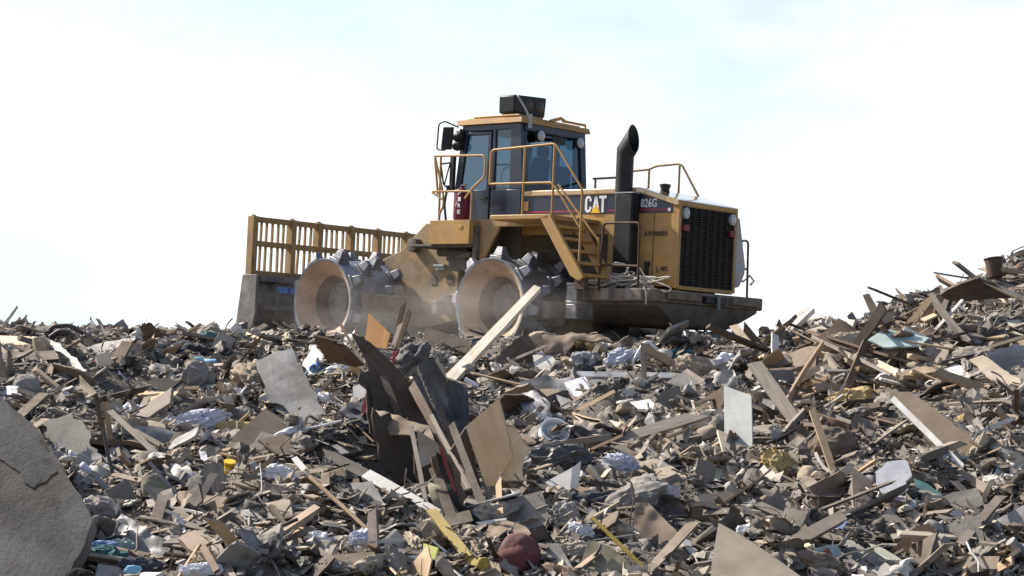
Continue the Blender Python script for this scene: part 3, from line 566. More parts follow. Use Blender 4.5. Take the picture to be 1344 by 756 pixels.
# front left box platform, fender, platform, stairs -----------------------
mb = MB(); mb.box(-.95, -.08, .80, 1.45, 1.70, 2.08); mb.box(-.80, -.73, 1.45, 1.458, 1.94, 2.0); part(mb, 'platform_box', Y_, None, 35, .012)
mb = MB(); mb.box(-.97, .40, .6, 1.40, 1.66, 1.70); mb.box(-1.02, -.94, .75, 1.35, .95, 2.0); mb.tube([(-.5, .9, 1.62), (.2, .9, 1.62)], .08, 12); mb.tube([(-.8, 1.2, 1.55), (-.1, 1.0, 1.5)], .05, 10); mb.box(-.6, -.2, .7, 1.1, 1.3, 1.62); part(mb, 'hydraulic_lines', M['frame_dirt'], None, 35, .01)
mb = MB(); mb.prism([(-.98, 2.10), (-.98, 1.40), (-1.06, 1.40), (-1.42, 1.98), (-3.0, 1.98), (-3.0, 2.10)], 1.20, 1.26); mb.box(-3.0, -.98, .74, 1.20, 2.04, 2.10); mb.hull([(-.99, .74, 1.4), (-.93, .74, 1.4), (-.93, 1.26, 1.4), (-.99, 1.26, 1.4), (-.99, .74, 2.1), (-.93, .74, 2.1), (-.93, 1.26, 2.1), (-.99, 1.26, 2.1)])
part(mb, 'fender', W_, None, 35, .01)
mb = MB(); mb.box(-2.97, -1.79, 1.261, 1.90, 2.025, 2.10); part(mb, 'side_platform', Y_, None, 35, .012)
mb = MB(); mb.prism([(-2.80, 2.05), (-2.98, 2.098), (-3.70, 1.16), (-3.60, 1.10), (-3.44, 1.18)], 1.84, 1.90); mb.prism([(-2.80, 2.05), (-2.98, 2.098), (-3.70, 1.16), (-3.60, 1.10), (-3.44, 1.18)], 1.16, 1.20)
stair = part(mb, 'staircase', Y_, None, 35, .01)
for k in range(5):
    z = 1.94 - k * .18; x = -2.98 - k * .138; mb = MB(); mb.box(x - .16, x + .06, 1.20, 1.84, z - .045, z); mb.build('step', Y_, stair, 35, .008)
mb = MB(); mb.box(-3.70, -3.50, 1.78, 1.86, .98, 1.16); mb.build('stair_foot', M['rust'], stair, 35, .008)
RR = .0185
def rail(pls, name='handrail', m=None, r=RR):
    mb = MB()
    for p in pls: mb.tube(rounded(p, .07), r, 10)
    return part(mb, name, m or Y_, None, 50, 0)
y = 1.87
rail([[(-1.73, y, 2.58), (-1.73, y, 3.10), (-3.02, y, 3.15), (-3.58, y, 2.46), (-3.58, y, 1.40)], [(-1.73, y, 2.58), (-2.97, y, 2.57)], [(-2.42, y, 2.05), (-2.42, y, 3.13)], [(-3.01, y, 2.0), (-3.01, y, 3.15)], [(-2.97, y, 2.57), (-3.10, y, 2.46), (-3.56, y, 1.9)]])
rail([[(-2.55, 1.22, 2.62), (-3.40, 1.22, 1.75)], [(-3.40, 1.22, 1.8), (-3.40, 1.22, 1.5)]])
y = 1.42
rail([[(-.25, y, 2.02), (-.23, y, 3.10)], [(-.20, y, 2.50), (-.09, y, 3.12), (-1.19, y, 3.09), (-1.21, y, 2.76), (-.95, y, 2.58), (-.80, y, 2.42)], [(-.09, y, 3.12), (-.32, y, 2.50), (-.34, y, 2.30), (-.26, y, 2.2), (-.26, y, 2.05)], [(-.30, y, 2.42), (-.04, y, 2.55), (-.95, y, 2.53), (-.95, y, 2.02)]])
y = 1.33
rail([[(-3.52, y, 1.0), (-3.57, y, 1.95), (-3.60, y, 2.0), (-4.22, y, 2.0), (-4.25, y, 1.95), (-4.27, y, 1.0)], [(-3.55, y, 1.38), (-4.26, y, 1.36)]], m=M['rust'])
y = -1.0
rail([[(-1.40, y, 2.96), (-2.20, y, 2.97)], [(-1.45, y, 2.6), (-1.45, y, 2.96)], [(-2.2, y, 3.06), (-2.56, y, 3.08), (-2.70, y, 3.13), (-3.20, y, 3.15), (-3.58, y, 2.6)], [(-2.56, y, 2.5), (-2.56, y, 3.08)], [(-3.17, y, 2.5), (-3.17, y, 3.15)]], m=M['rack_paint'])
y = -1.36
rail([[(-4.05, y, 1.93), (-4.30, y, 1.95), (-4.32, y, 1.05)], [(-4.05, y, 1.5), (-4.31, y, 1.5)]], m=M['rust'])
mb = MB(); mb.tube([(-4.1, -1.30, 1.38), (-4.25, -1.33, 1.30), (-4.32, -1.42, 1.40), (-4.34, -1.5, 1.32), (-4.3, -1.46, 1.25)], .02, 8); part(mb, 'loose_hose', M['whitepaint'], None, 40, 0)
# fire extinguisher
mb = MB(); mb.lathe([(0, 0), (.12, .01), (.13, .05), (.13, .44), (.10, .49), (.04, .52), (.04, .56), (0, .56)], (-.62, 1.30, 2.08), 24, 2, 1); fe = part(mb, 'fire_extinguisher', M['ext_red'], None, 40, 0); fe['label'] = 'dark red fire extinguisher with white lettering'
mb = MB(); mb.box(-.70, -.60, 1.28, 1.32, 2.63, 2.66); mb.tube([(-.62, 1.32, 2.62), (-.66, 1.40, 2.5), (-.62, 1.43, 2.3)], .012, 6); mb.build('valve', M['metal_grey'], fe, 35)
for k, ch in enumerate('FIRE'):
    a = text(ch, -.655, -.715, 2.48 - k * .10, 2.545 - k * .10, 1.427, M['white_mark'], fe, 'lettering', .02)
# tangled pale rope on the deck: a thing of its own
rp = MB(); rr2 = random.Random(3)
for k in range(64):
    cx, cy = -3.75 + rr2.gauss(0, .22), 1.02 + rr2.gauss(0, .14); a, b = rr2.uniform(.10, .26), rr2.uniform(.06, .16); z0 = 1.06 + rr2.uniform(0, .16); ph = rr2.uniform(0, 6.28); tl = rr2.gauss(0, .5); t2 = rr2.gauss(0, .5)
    pts = []
    for i in range(14):
        q = ph + i * 2 * math.pi / 13 * rr2.uniform(.95, 1.05); x = a * math.cos(q); yq = b * math.sin(q)
        pts.append((cx + x + .02 * rr2.gauss(0, 1), min(1.3, max(.97, cy + yq)), max(1.05, z0 + x * tl * .5 + yq * t2 * .5)))
    rp.tube(pts, .011, 5)
for pts in ([(-3.6, 1.2, 1.14), (-3.62, 1.25, 1.33), (-3.72, 1.25, 1.42), (-3.95, 1.25, 1.40), (-4.02, 1.25, 1.30), (-3.90, 1.25, 1.22), (-3.7, 1.22, 1.2)],
            [(-3.9, 1.2, 1.2), (-4.0, 1.25, 1.36), (-4.2, 1.25, 1.38), (-4.35, 1.26, 1.2), (-4.3, 1.25, 1.12)],
            [(-4.0, 1.2, 1.14), (-4.3, 1.28, 1.22), (-4.7, 1.30, 1.10), (-4.85, 1.25, 1.04), (-4.72, 1.2, .99), (-4.45, 1.25, 1.05), (-4.1, 1.2, 1.2)],
            [(-4.42, 1.38, 1.06), (-4.50, 1.42, .96), (-4.5, 1.42, .8)]):
    P = rounded(pts, .12, 5); rp.tube(P, .0115, 6)
ro = rp.build('rope_tangle', M['rope'], None, 60); ro.matrix_world = comp.matrix_world.copy()
tag(ro, 'tangle of pale rope and wire heaped on the rear deck beside the black exhaust guard', 'rope')
# ------------------------------------------------------------------ the heap
CX = [-400, 0, 60, 200, 330, 460, 560, 640, 700, 860, 960, 1040, 1100, 1150, 1200, 1250, 1300, 1344, 1500, 1800]
CY = [446, 447, 446, 443, 444, 447, 452, 458, 448, 446, 444, 448, 441, 426, 403, 382, 366, 357, 350, 358]
CD = [28.5, 28.5, 28.5, 28.5, 28.5, 28, 27.5, 27, 27, 27, 27, 26.5, 26.5, 26.3, 26, 25.8, 25.5, 25.2, 25, 25]
D0 = 13.0; Z0 = -1.25
NZ = RM @ Vector((0, 0, 1)); T0 = Vector(TLOC)
DIPS = []          # (x, y, dz, r)
def plateau(x, y):
    dx = np.clip(x - T0.x, -5.5, 5.5); dy = np.clip(y - T0.y, -5, 6)
    return T0.z + .06 - (NZ.x * dx + NZ.y * dy) / NZ.z
def height(x, y, fine=True):
    x = np.asarray(x, float); y = np.asarray(y, float); yy = np.maximum(y, 1.0)
    px = 672 + F_PX * x / np.maximum(yy, 8)
    cy = np.interp(px, CX, CY); cd = np.interp(px, CX, CD); v = (378 - cy) / F_PX
    zc = (SP + v * CP) / (CP - v * SP) * cd
    t = (yy - D0) / (cd - D0)
    zf = Z0 + (zc - Z0) * np.clip(t, 0, 1) ** .82
    zf = np.where(t < 0, np.maximum(-1.62, Z0 + (yy - D0) * .12), zf)
    zp = plateau(x, y); w = np.clip((yy - cd) / 1.6, 0, 1); hump = np.clip((zc - zp), 0, 9)
    w2 = np.clip((yy - cd - .3) / 3.2, 0, 1); w = np.where(hump > .25, w2, w); w = w * w * (3 - 2 * w)
    z = zf * (1 - w) + zp * w
    far = np.clip((yy - 58) / 30, 0, 1); far = np.maximum(far, np.clip((np.abs(x) - 40) / 30, 0, 1)); z = z * (1 - far) + (-1.62) * far
    z = np.where(y < 1, -1.62, z)
    a = np.clip((yy - 9) / 4, 0, 1) * np.clip((42 - yy) / 4, .1, 1) * (1 - far)
    calm = 1 - .75 * np.clip((yy - cd - .2) / 1.5, 0, 1)                   # rolled flat where the machine has driven
    n = .17 * n2(x, y, 1.6, 1) + .20 * (np.abs(n2(x, y, .95, 2)) * 2 - .62) + .085 * n2(x, y, .45, 6)
    if fine: n = n + .04 * n2(x, y, .27, 3) + .022 * n2(x, y, .12, 4)
    z = z + n * a * calm
    for X, Y, dz, r in DIPS: z = z + dz * np.exp(-((x - X) ** 2 + (y - Y) ** 2) / r ** 2)
    return z
def at(px, py):
    ys = np.arange(11.0, 33.0, .03)
    for k in range(60):
        r = ray(px, py); P = ys[:, None] * r[None, :]; h = height(P[:, 0], P[:, 1], False); hit = np.nonzero(P[:, 2] < h)[0]
        if len(hit): i = hit[0]; return Vector(P[i])
        py += 2
    return Vector(26 * ray(px, py))
for px, py, dz, r in ((560, 600, -.75, .5), (600, 640, -.55, .42), (480, 520, .22, .5), (510, 560, .18, .4), (650, 600, .12, .4), (130, 600, -.25, .5), (1000, 560, -.1, .6), (1300, 428, -.65, .55), (850, 650, -.15, .5), (1230, 480, .22, .7), (1130, 500, .15, .6)):
    p = at(px, py); DIPS.append((p.x, p.y, dz, r))
q_ = Vector(TLOC) + RM @ Vector((-3.9, -.6, 0)); DIPS.append((q_.x, q_.y, .34, 1.3))
q_ = Vector(TLOC) + RM @ Vector((-5.6, -1.2, 0)); DIPS.append((q_.x, q_.y, .25, 1.0))
# ground: one sheet, fine where the heap is, reaching the horizon
def axis(lo, hi, step, far):
    a = list(np.arange(lo, hi + 1e-6, step)); s = step
    while a[-1] < far[1]: s *= 1.28; a.append(a[-1] + s)
    s = step
    while a[0] > far[0]: s *= 1.28; a.insert(0, a[0] - s)
    return np.array(a)
gx, gy = axis(-11, 11.5, .05, (-900, 900)), axis(12, 32, .05, (-200, 2500))
XX, YY = np.meshgrid(gx, gy); ZZ = height(XX, YY)
nx, ny = len(gx), len(gy); V = np.stack([XX, YY, ZZ], -1).reshape(-1, 3)
I = (np.arange(ny - 1)[:, None] * nx + np.arange(nx - 1)[None, :]).reshape(-1)
Fq = np.stack([I, I + 1, I + nx + 1, I + nx], -1)
def np_mesh(name, V, F, col=None):
    me = bpy.data.meshes.new(name); k = F.shape[1]
    me.vertices.add(len(V)); me.vertices.foreach_set('co', V.astype(np.float32).ravel())
    me.loops.add(F.size); me.loops.foreach_set('vertex_index', F.astype(np.int32).ravel())
    me.polygons.add(len(F)); me.polygons.foreach_set('loop_start', np.arange(0, F.size, k, dtype=np.int32))
    me.update(calc_edges=True)
    if col is not None:
        at_ = me.attributes.new('tint', 'FLOAT_COLOR', 'POINT'); at_.data.foreach_set('color', np.concatenate([col, np.ones((len(col), 1))], 1).astype(np.float32).ravel())
    me.validate(); return me
gm = np_mesh('ground', V, Fq); gm.shade_smooth()
m = mat('rubble_dirt', (.21, .19, .165), (.12, .105, .09), scale=1.3, rough=1, bump=1.0, bscale=22, dust=.2, vary=0, spots=((.28, .25, .21), 18, .62))
m.node_tree.nodes['Bump'].inputs['Distance'].default_value = .05
gm.materials.append(m); go = bpy.data.objects.new('landfill_ground', gm); COL.objects.link(go); tag(go, kind='structure')

# ------------------------------------------------------------------ hand placed rubbish
HERO = []          # (centre px, short name, bbox)
def bez(pts): return pts
def place(name, me, m, mw, label, cat, smooth=30, short=None, px=None, group=None):
    o = link(name, me, m, None, smooth); o.matrix_world = mw; tag(o, label, cat, group); AREA[o.name] = LAST[0]
    return o
HPOLY = []; AREA = {}; LAST = [0]
def poly_area(P): return abs(sum(P[i][0] * P[(i + 1) % len(P)][1] - P[(i + 1) % len(P)][0] * P[i][1] for i in range(len(P)))) / 2
def hero_note(label, pts, short, w=None):
    if w is None and len(pts) > 2: HPOLY.append(pts)
    elif w is None and len(pts) == 2: (a, b), (c, d) = pts; q = .12; HPOLY.append([(a + q * (c - a), b + q * (d - b)), (c - q * (c - a), b + q * (d - b)), (c - q * (c - a), d - q * (d - b)), (a + q * (c - a), d - q * (d - b))])
    elif w: (a, b), (c, d) = pts; L_ = math.hypot(c - a, d - b) + 1e-6; u, v_ = -(d - b) / L_ * w * .6, (c - a) / L_ * w * .6; HPOLY.append([(a - u, b - v_), (a + u, b + v_), (c + u, d + v_), (c - u, d - v_)])
    LAST[0] = poly_area(HPOLY[-1]) if (w is None and len(pts) > 1) or w else sum(math.hypot(pts[i + 1][0] - pts[i][0], pts[i + 1][1] - pts[i][1]) for i in range(len(pts) - 1)) * 4.5
    xs = [p[0] for p in pts]; ys = [p[1] for p in pts]
    if short: HERO.append(((sum(xs) / len(xs), sum(ys) / len(ys)), short, (min(xs), min(ys), max(xs), max(ys))))
SEED = [100]
def thicken(bm, th):
    r_ = bmesh.ops.extrude_face_region(bm, geom=bm.faces[:], use_keep_orig=True); bmesh.ops.translate(bm, vec=(0, 0, -th), verts=[q for q in r_['geom'] if isinstance(q, bmesh.types.BMVert)]); bmesh.ops.recalc_face_normals(bm, faces=bm.faces[:])
def sheet(name, label, cat, m, pts, n=(-.25, -.7, .65), th=.018, warp=.0, rag=.0, short=None, ref=None, lift=.0, curl=0., d=None, folds=0.):
    """a flat or bent piece: outline on a plane through the ground at its foot, with thickness"""
    SEED[0] += 1; r = random.Random(SEED[0]); hero_note(label, pts, short)
    n = Vector(n).normalized()
    if ref is None:
        ymx = max(p[1] for p in pts); ymn = min(p[1] for p in pts); low = [p for p in pts if p[1] > ymx - .25 * (ymx - ymn)]
        ref = (sum(p[0] for p in low) / len(low), ymx - .22 * (ymx - ymn))
    g0 = at(*ref) + Vector((0, 0, lift + .04))
    if d: g0 = Vector(ray(*ref)) * d
    W = []
    for p in pts:
        q = Vector(ray(*p)); W.append(q * (n.dot(g0) / n.dot(q)))
    e = max(((W[(i + 1) % len(W)] - W[i]) for i in range(len(W))), key=lambda q: q.length).normalized(); f = n.cross(e).normalized()
    c = sum(W, Vector()) / len(W); size = max((w - c).length for w in W)
    P = [((w - c).dot(e), (w - c).dot(f)) for w in W]
    bm = bmesh.new(); vv = []
    for i, a in enumerate(P):
        b = P[(i + 1) % len(P)]; vv.append(bm.verts.new((a[0], a[1], 0))); L_ = math.hypot(b[0] - a[0], b[1] - a[1])
        if rag:
            k = max(2, int(L_ / .07)); nx_, ny_ = -(b[1] - a[1]) / (L_ + 1e-9), (b[0] - a[0]) / (L_ + 1e-9)
            for j in range(1, k): q = r.gauss(0, rag * .03); vv.append(bm.verts.new((a[0] + (b[0] - a[0]) * j / k + nx_ * q, a[1] + (b[1] - a[1]) * j / k + ny_ * q, 0)))
    try: bm.faces.new(vv)
    except ValueError: pass
    bmesh.ops.triangulate(bm, faces=bm.faces[:])
    if warp or curl:
        for _ in range(5 if folds else 3): bmesh.ops.subdivide_edges(bm, edges=[e_ for e_ in bm.edges if e_.calc_length() > (.025 if folds else .05)], cuts=1, use_grid_fill=False); bmesh.ops.triangulate(bm, faces=[f_ for f_ in bm.faces if len(f_.verts) > 3])
        co = np.array([v.co[:] for v in bm.verts])
        q = vnoise(co / max(.12, size * .55) + SEED[0], 3) * warp * size * .5 + vnoise(co / max(.04, size * .17) + SEED[0], 4) * warp * size * .22
        if folds: c2 = np.stack([co[:, 0] / (size * 1.3), co[:, 1] / (size * .16), co[:, 2] * 0 + SEED[0]], -1); q = q + (1 - 2 * np.abs(vnoise(c2, 8))) * folds * size * .11 + vnoise(c2 * 2.3, 9) * folds * size * .03
        for v, z in zip(bm.verts, q): v.co.z += z + curl * (v.co.x ** 2) / max(size, .01)
    bmesh.ops.recalc_face_normals(bm, faces=bm.faces[:])
    thicken(bm, th)
    me = bpy.data.meshes.new(name); bm.to_mesh(me); bm.free()
    mw = Matrix((e, f, n)).transposed().to_4x4(); mw.translation = c
    return place(name, me, M[m], mw, label, cat, 40 if (warp or curl) else 25)
def stick(name, label, cat, m, p0, p1, w=5, h=None, dd=0., sink=.1, round_=False, short=None, taper=1., bend=0., d0=0., dist=None):
    """a stick between two points; w, h in photo pixels; dd: how much farther its far end is (m)"""
    SEED[0] += 1; r = random.Random(SEED[0]); hero_note(label, [p0, p1], short, w)
    g = at(*p0); d = (dist or g.y) + d0; a = Vector(ray(*p0)) * d + Vector((0, 0, 0)); b = Vector(ray(*p1)) * (d + dd)
    a = a - (b - a) * sink; s = d / F_PX; L_ = (b - a).length; ww, hh = w * s, (h or w * .45) * s
    mb = MB(); k = 7
    if round_:
        pts = [(L_ * i / k - L_ / 2, bend * L_ * math.sin(math.pi * i / k) + r.gauss(0, ww * .08), r.gauss(0, ww * .08)) for i in range(k + 1)]
        mb.tube(pts, [ww / 2 * (1 + (taper - 1) * i / k) for i in range(k + 1)], 10)
    else:
        P = []
        for i in range(k + 1):
            x = L_ * i / k - L_ / 2; t = (1 + (taper - 1) * i / k); z = bend * L_ * math.sin(math.pi * i / k); jw = ww / 2 * t * (1 + r.gauss(0, .03))
            xx = [x + (r.gauss(0, .5) * ww if i in (0, k) else 0) for _ in range(2)]
            P += [(xx[0], -jw, z - hh / 2), (xx[1], jw, z - hh / 2), (xx[1], jw, z + hh / 2), (xx[0], -jw, z + hh / 2)]
        f = [(0, 1, 2, 3), tuple(4 * k + q for q in (3, 2, 1, 0))]
        for i in range(k): f += [(4 * i + q, 4 * i + (q + 1) % 4, 4 * i + 4 + (q + 1) % 4, 4 * i + 4 + q) for q in range(4)]
        mb.add(P, f)
    me = mb.mesh(name); e = (b - a).normalized(); view = (a + b) / 2; view.normalize(); n = (Vector((-.3, 0, .6)) - view * .8); n = (n - e * n.dot(e)).normalized(); f_ = n.cross(e)
    mw = Matrix((e, f_, n)).transposed().to_4x4(); mw.translation = (a + b) / 2
    return place(name, me, M[m], mw, label, cat, 40 if round_ else 25)
def lump_mesh(name, seed, sub=4, fold=.35, freq=2.0, flat=.0):
    bm = bmesh.new(); bmesh.ops.create_icosphere(bm, subdivisions=sub, radius=1); co = np.array([v.co[:] for v in bm.verts])
    o = seed * 3.17
    big = vnoise(co * .9 + o, 1); rid = 1 - np.abs(vnoise(co * freq + o, 2)) * 2; rid2 = 1 - np.abs(vnoise(co * freq * 2.3 + o, 3)) * 2; fine = vnoise(co * freq * 5 + o, 4)
    k = 1 + .28 * big + fold * (.28 * rid + .15 * rid2 + .03 * fine)
    k = np.clip(k, .45, 1.6)
    co = co * k[:, None]
    if flat: co[:, 2] = np.where(co[:, 2] < -flat, -flat, co[:, 2])
    for v, c in zip(bm.verts, co): v.co = c
    me = bpy.data.meshes.new(name); bm.to_mesh(me); bm.free(); return me
def lump(name, label, cat, m, cx, cy, w, h, rot=0, fold=.5, freq=2.0, deep=.8, short=None, smooth=50, sub=4, base=.3):
    SEED[0] += 1; hero_note(label, [(cx - w / 2, cy - h / 2), (cx + w / 2, cy + h / 2)], short)
    g = at(cx, cy + base * h); d = g.y; s = d / F_PX; c = Vector(ray(cx, cy)) * d
    me = lump_mesh(name, SEED[0], 5 if w * h > 700 else sub, fold, freq); view = c.normalized(); rt = Vector((1, 0, 0)); up = rt.cross(view).normalized(); 
    a = R(rot); e = rt * math.cos(a) + up * math.sin(a); f = view.cross(e) * -1
    mw = Matrix((e, f, e.cross(f))).transposed().to_4x4(); sx, sy = w * s / 2.1, h * s / 2.1; mw = mw @ Matrix.Diagonal((sx, sy, min(sx, sy) * deep, 1)); mw.translation = c + view * min(sx, sy) * .2
    o = place(name, me, M[m], mw, label, cat, smooth); return o
def pipe(name, label, cat, m, pts, w, dd=None, short=None, base=0):
    hero_note(label, pts, short, 0); g = at(*pts[base]); s = g.y / F_PX
    P = [Vector(ray(*p)) * (g.y + (dd[i] if dd else 0)) for i, p in enumerate(pts)]; c = sum(P, Vector()) / len(P)
    mb = MB(); mb.tube(rounded([p - c for p in P], w * s * 1.2), w * s / 2, 10); me = mb.mesh(name)
    return place(name, me, M[m], Matrix.Translation(c), label, cat, 50)

def base_d(px, py):
    keep = DIPS[:]; DIPS.clear(); q = at(px, py).y; DIPS.extend(keep); return q
UP = (-.2, -.45, .87); MID = (-.3, -.75, .6); STEEP = (-.2, -.93, .3); LEFT = (-.75, -.5, .45); RIGHT = (.6, -.6, .5); BACKL = (.75, -.6, .25)
# --- left part
sheet('concrete_slab', 'huge cracked grey slab filling the lower left corner of the heap', 'slab', 'concrete_dark', [(-40, 486), (0, 519), (54, 568), (84, 620), (110, 660), (121, 684), (112, 712), (84, 762), (70, 800), (-60, 800)], (-.08, -.84, .54), .13, rag=.22, ref=(20, 775), lift=.12, short='the huge cracked slab')
sheet('panel', 'second thinner slab lying askew on top of the huge cracked corner slab', 'slab', 'concrete_dark', [(-40, 506), (0, 530), (46, 572), (76, 618), (60, 632), (44, 640), (14, 612), (-40, 578)], (-.06, -.84, .54), .04, rag=.5, ref=(20, 775), d=base_d(20, 775) - .36)
sheet('panel', 'dark grey panel with ragged top standing behind the huge cracked slab', 'panel', 'concrete_dark', [(55, 556), (95, 541), (119, 567), (126, 600), (95, 640), (72, 600)], MID, .03, rag=.7, short='the ragged dark panel')
sheet('plastic_sheet', 'stiff bluish white plastic piece at the edge above the huge slab', 'plastic', 'plastic_lav', [(-6, 505), (25, 508), (29, 522), (19, 536), (0, 524)], MID, .012, warp=.15)
lump('concrete_chunk', 'rounded pale grey lump above the bluish white plastic piece', 'rubble', 'cloth_grey', 36, 508, 36, 38, 0, .2)
sheet('board', 'flat pale cream board on the crest at the far end of the heap', 'board', 'wood_cream', [(-10, 440), (54, 442), (60, 449), (40, 452), (-10, 453)], UP, .03, short='the cream board on the crest')
stick('stick', 'thin dark stick standing up against the sky over the cream board', 'stick', 'wood_grey', (-4, 440), (24, 401), 3.2, short='the dark stick against the sky')
stick('stick', 'short thin dark slat just above the cream board', 'stick', 'wood_grey', (2, 438), (23, 429), 3)
stick('board', 'short thick grey board end poking up beside the cream board', 'board', 'wood_grey', (14, 441), (39, 430), 8, 3)
pipe('metal_scrap', 'twisted black metal frame with a loop on the skyline', 'metal scrap', 'metal_dark', [(46, 440), (60, 442), (68, 428), (92, 427), (104, 434), (112, 440), (117, 446)], 6, short='the twisted black frame')
pipe('metal_scrap', 'bent lower bar hooked under the twisted black metal frame', 'metal scrap', 'metal_dark', [(64, 443), (78, 433), (92, 436), (100, 445)], 5)
sheet('drywall_sheet', 'long pinkish white sheet sloping down from the skyline', 'plaster board', 'drywall', [(62, 446), (77, 450), (114, 486), (98, 492)], (-.35, -.5, .8), .02, rag=.4, short='the pinkish white sheet')
sheet('plank', 'short wide brown plank propped up below the skyline', 'plank', 'wood_brown', [(139, 481), (160, 447), (174, 448), (154, 485)], MID, .03, rag=.3, short='the propped brown plank')
sheet('beam', 'long black charred beam lying across the rubble', 'beam', 'wood_char', [(118, 480), (132, 478), (164, 490), (238, 500), (222, 514), (150, 507)], (-.1, -.75, .65), .06, rag=.5, short='the charred beam')
stick('batten', 'thin tan batten across the tip of the charred beam', 'stick', 'wood_tan', (218, 511), (262, 509), 5)
sheet('panel', 'bright tan board piece under the charred beam', 'board', 'ply_tan', [(177, 514), (233, 514), (216, 529), (195, 528)], UP, .015, rag=.3, short='the bright tan piece')
lump('bag', 'slumped greyish taupe bag beside blue and orange bottles', 'bag', 'cloth_grey', 261, 497, 42, 38, -20, .5, short='the taupe bag')
lump('bag', 'long crumpled lavender plastic bag lying on the rubble', 'bag', 'plastic_lav', 250, 558, 88, 30, 14, .9, 2.4, short='the long lavender bag')
lump('bag', 'smaller white crumpled bag at the end of the charred beam', 'bag', 'plastic_white', 176, 541, 30, 22, -10, .9, 2.4)
lump('foam_pad', 'mustard yellow foam pad at the end of the long lavender bag', 'foam', 'foam', 306, 561, 52, 20, 3, .5, 3)
lump('bag', 'grey white rounded bag mound above the mustard foam pad', 'bag', 'cloth_grey', 312, 546, 42, 24, 0, .6)
sheet('panel', 'low grey panel on the skyline behind the propped brown plank', 'panel', 'concrete', [(106, 458), (140, 448), (178, 443), (172, 455), (130, 466)], UP, .02, rag=.3)
stick('post', 'dark weathered stake standing steeply by the ragged dark panel', 'stake', 'wood_brown', (140, 592), (124, 512), 6, short='the dark stake')
stick('post', 'split pale stake standing steeply just beside the dark stake', 'stake', 'wood_tan', (146, 582), (139, 530), 7)
stick('plank', 'long weathered plank sliding down beside the split pale stake', 'plank', 'wood_grey', (216, 606), (145, 540), 8, dd=.6)
stick('metal_rod', 'thin dark rod leaning beside the navy cloth', 'rod', 'metal_dark', (152, 640), (135, 562), 5, round_=True)
stick('metal_rod', 'grey metal rod pointing down to the black hollow above the folded roofing', 'rod', 'metal_grey', (236, 654), (196, 606), 5, round_=True)
stick('metal_rod', 'short round grey pipe end near the crushed can', 'pipe', 'plastic_grey', (152, 652), (124, 627), 8, round_=True)
lump('stone', 'brown rock sitting on the skyline', 'rock', 'wood_brown', 226, 442, 24, 18, 0, .3)
lump('stone', 'smooth grey rock sitting on the skyline', 'rock', 'concrete', 250, 438, 26, 12, 5, .2)
lump('bag', 'dark greenish tied bag sitting on the skyline', 'bag', 'teal_dark', 274, 443, 24, 15, 0, .6)
def bottle(label, px, py, L_, w, ang, m, mcap, short=None):
    hero_note(label, [(px - L_ / 2, py - w / 2), (px + L_ / 2, py + w / 2)], short)
    g = at(px, py + w * .5); s = g.y / F_PX; r_ = bpy.data.objects.new('bottle', None); COL.objects.link(r_); r_.empty_display_size = .05
    r_.location = Vector(ray(px, py)) * g.y; r_.rotation_euler = (0, R(90), R(ang)); tag(r_, label, 'bottle'); a, b = L_ * s / 2, w * s / 2
    mb = MB(); mb.lathe([(0, -a), (b * .9, -a), (b, -a * .85), (b, a * .35), (b * .8, a * .55), (b * .4, a * .75), (b * .35, a * .8), (0, a * .8)], (0, 0, 0), 18, 2, 1); mb.build('body', M[m], r_, 40)
    mb = MB(); mb.lathe([(0, a * .78), (b * .42, a * .78), (b * .42, a), (0, a)], (0, 0, 0), 14, 2, 1); mb.build('cap', M[mcap], r_, 40); return r_
bottle('pale blue plastic bottle lying above the taupe bag', 261, 473, 16, 9, 15, 'blue_pale', 'plastic_white', 'the pale blue bottle')
bottle('light blue bottle with an orange cap lying above the taupe bag', 279, 476, 22, 10, -12, 'blue_pale', 'orange')
def can(label, cx, cy, w, h, rot, m1, m2):
    hero_note(label, [(cx, cy)], None); g = at(cx, cy + h * .4); s = g.y / F_PX; o = bpy.data.objects.new('crushed_can', None); COL.objects.link(o); o.empty_display_size = .05
    o.location = Vector(ray(cx, cy)) * g.y; o.rotation_euler = (R(80), R(rot), R(20)); tag(o, label, 'can'); a, b = w * s / 2, h * s / 2
    mb = MB(); mb.lathe([(0, -a), (b * .85, -a), (b, -a * .85), (b * .8, -a * .1), (b * .97, a * .3), (b, a * .85), (b * .85, a), (0, a)], (0, 0, 0), 16, 0, 1); mb.build('body', M[m1], o, 40)
    mb = MB(); mb.lathe([(b * .99, a * .3), (b * 1.03, a * .32), (b * 1.03, a * .6), (b * .99, a * .62)], (0, 0, 0), 16, 0, 1); mb.build('band', M[m2], o, 40)
can('crushed white can with a red band beside the huge cracked slab', 100, 603, 27, 17, 25, 'plastic_white', 'red')
can('crushed bluish plastic jar with a grey band below the white can', 114, 619, 24, 17, 35, 'plastic_lav', 'plastic_grey')
lump('cushion', 'olive grey cushion standing on end in the shade', 'cushion', 'olive', 203, 643, 30, 58, 28, .2, 1.4, short='the olive cushion')
sheet('cloth', 'dark navy cloth hanging between the stakes and the rod', 'cloth', 'cloth_navy', [(149, 580), (166, 590), (178, 612), (172, 622), (155, 618)], STEEP, .012, warp=.4)
sheet('roofing_sheet', 'folded grey roofing felt with creases lying above the blue and teal clothes', 'roofing', 'plastic_grey', [(150, 679), (160, 674), (182, 690), (228, 722), (229, 740), (192, 736), (157, 702)], (-.2, -.7, .7), .02, warp=.28, rag=.2, short='the folded roofing felt')
lump('cloth', 'light blue cloth bunched at the foot of the huge slab', 'cloth', 'cloth_blue', 130, 718, 38, 15, 5, .9, 2.5, short='the light blue cloth')
lump('jacket', 'dark teal jacket crumpled at the bottom edge', 'clothes', 'cloth_teal', 140, 736, 60, 34, 0, 1.0, 2.4)
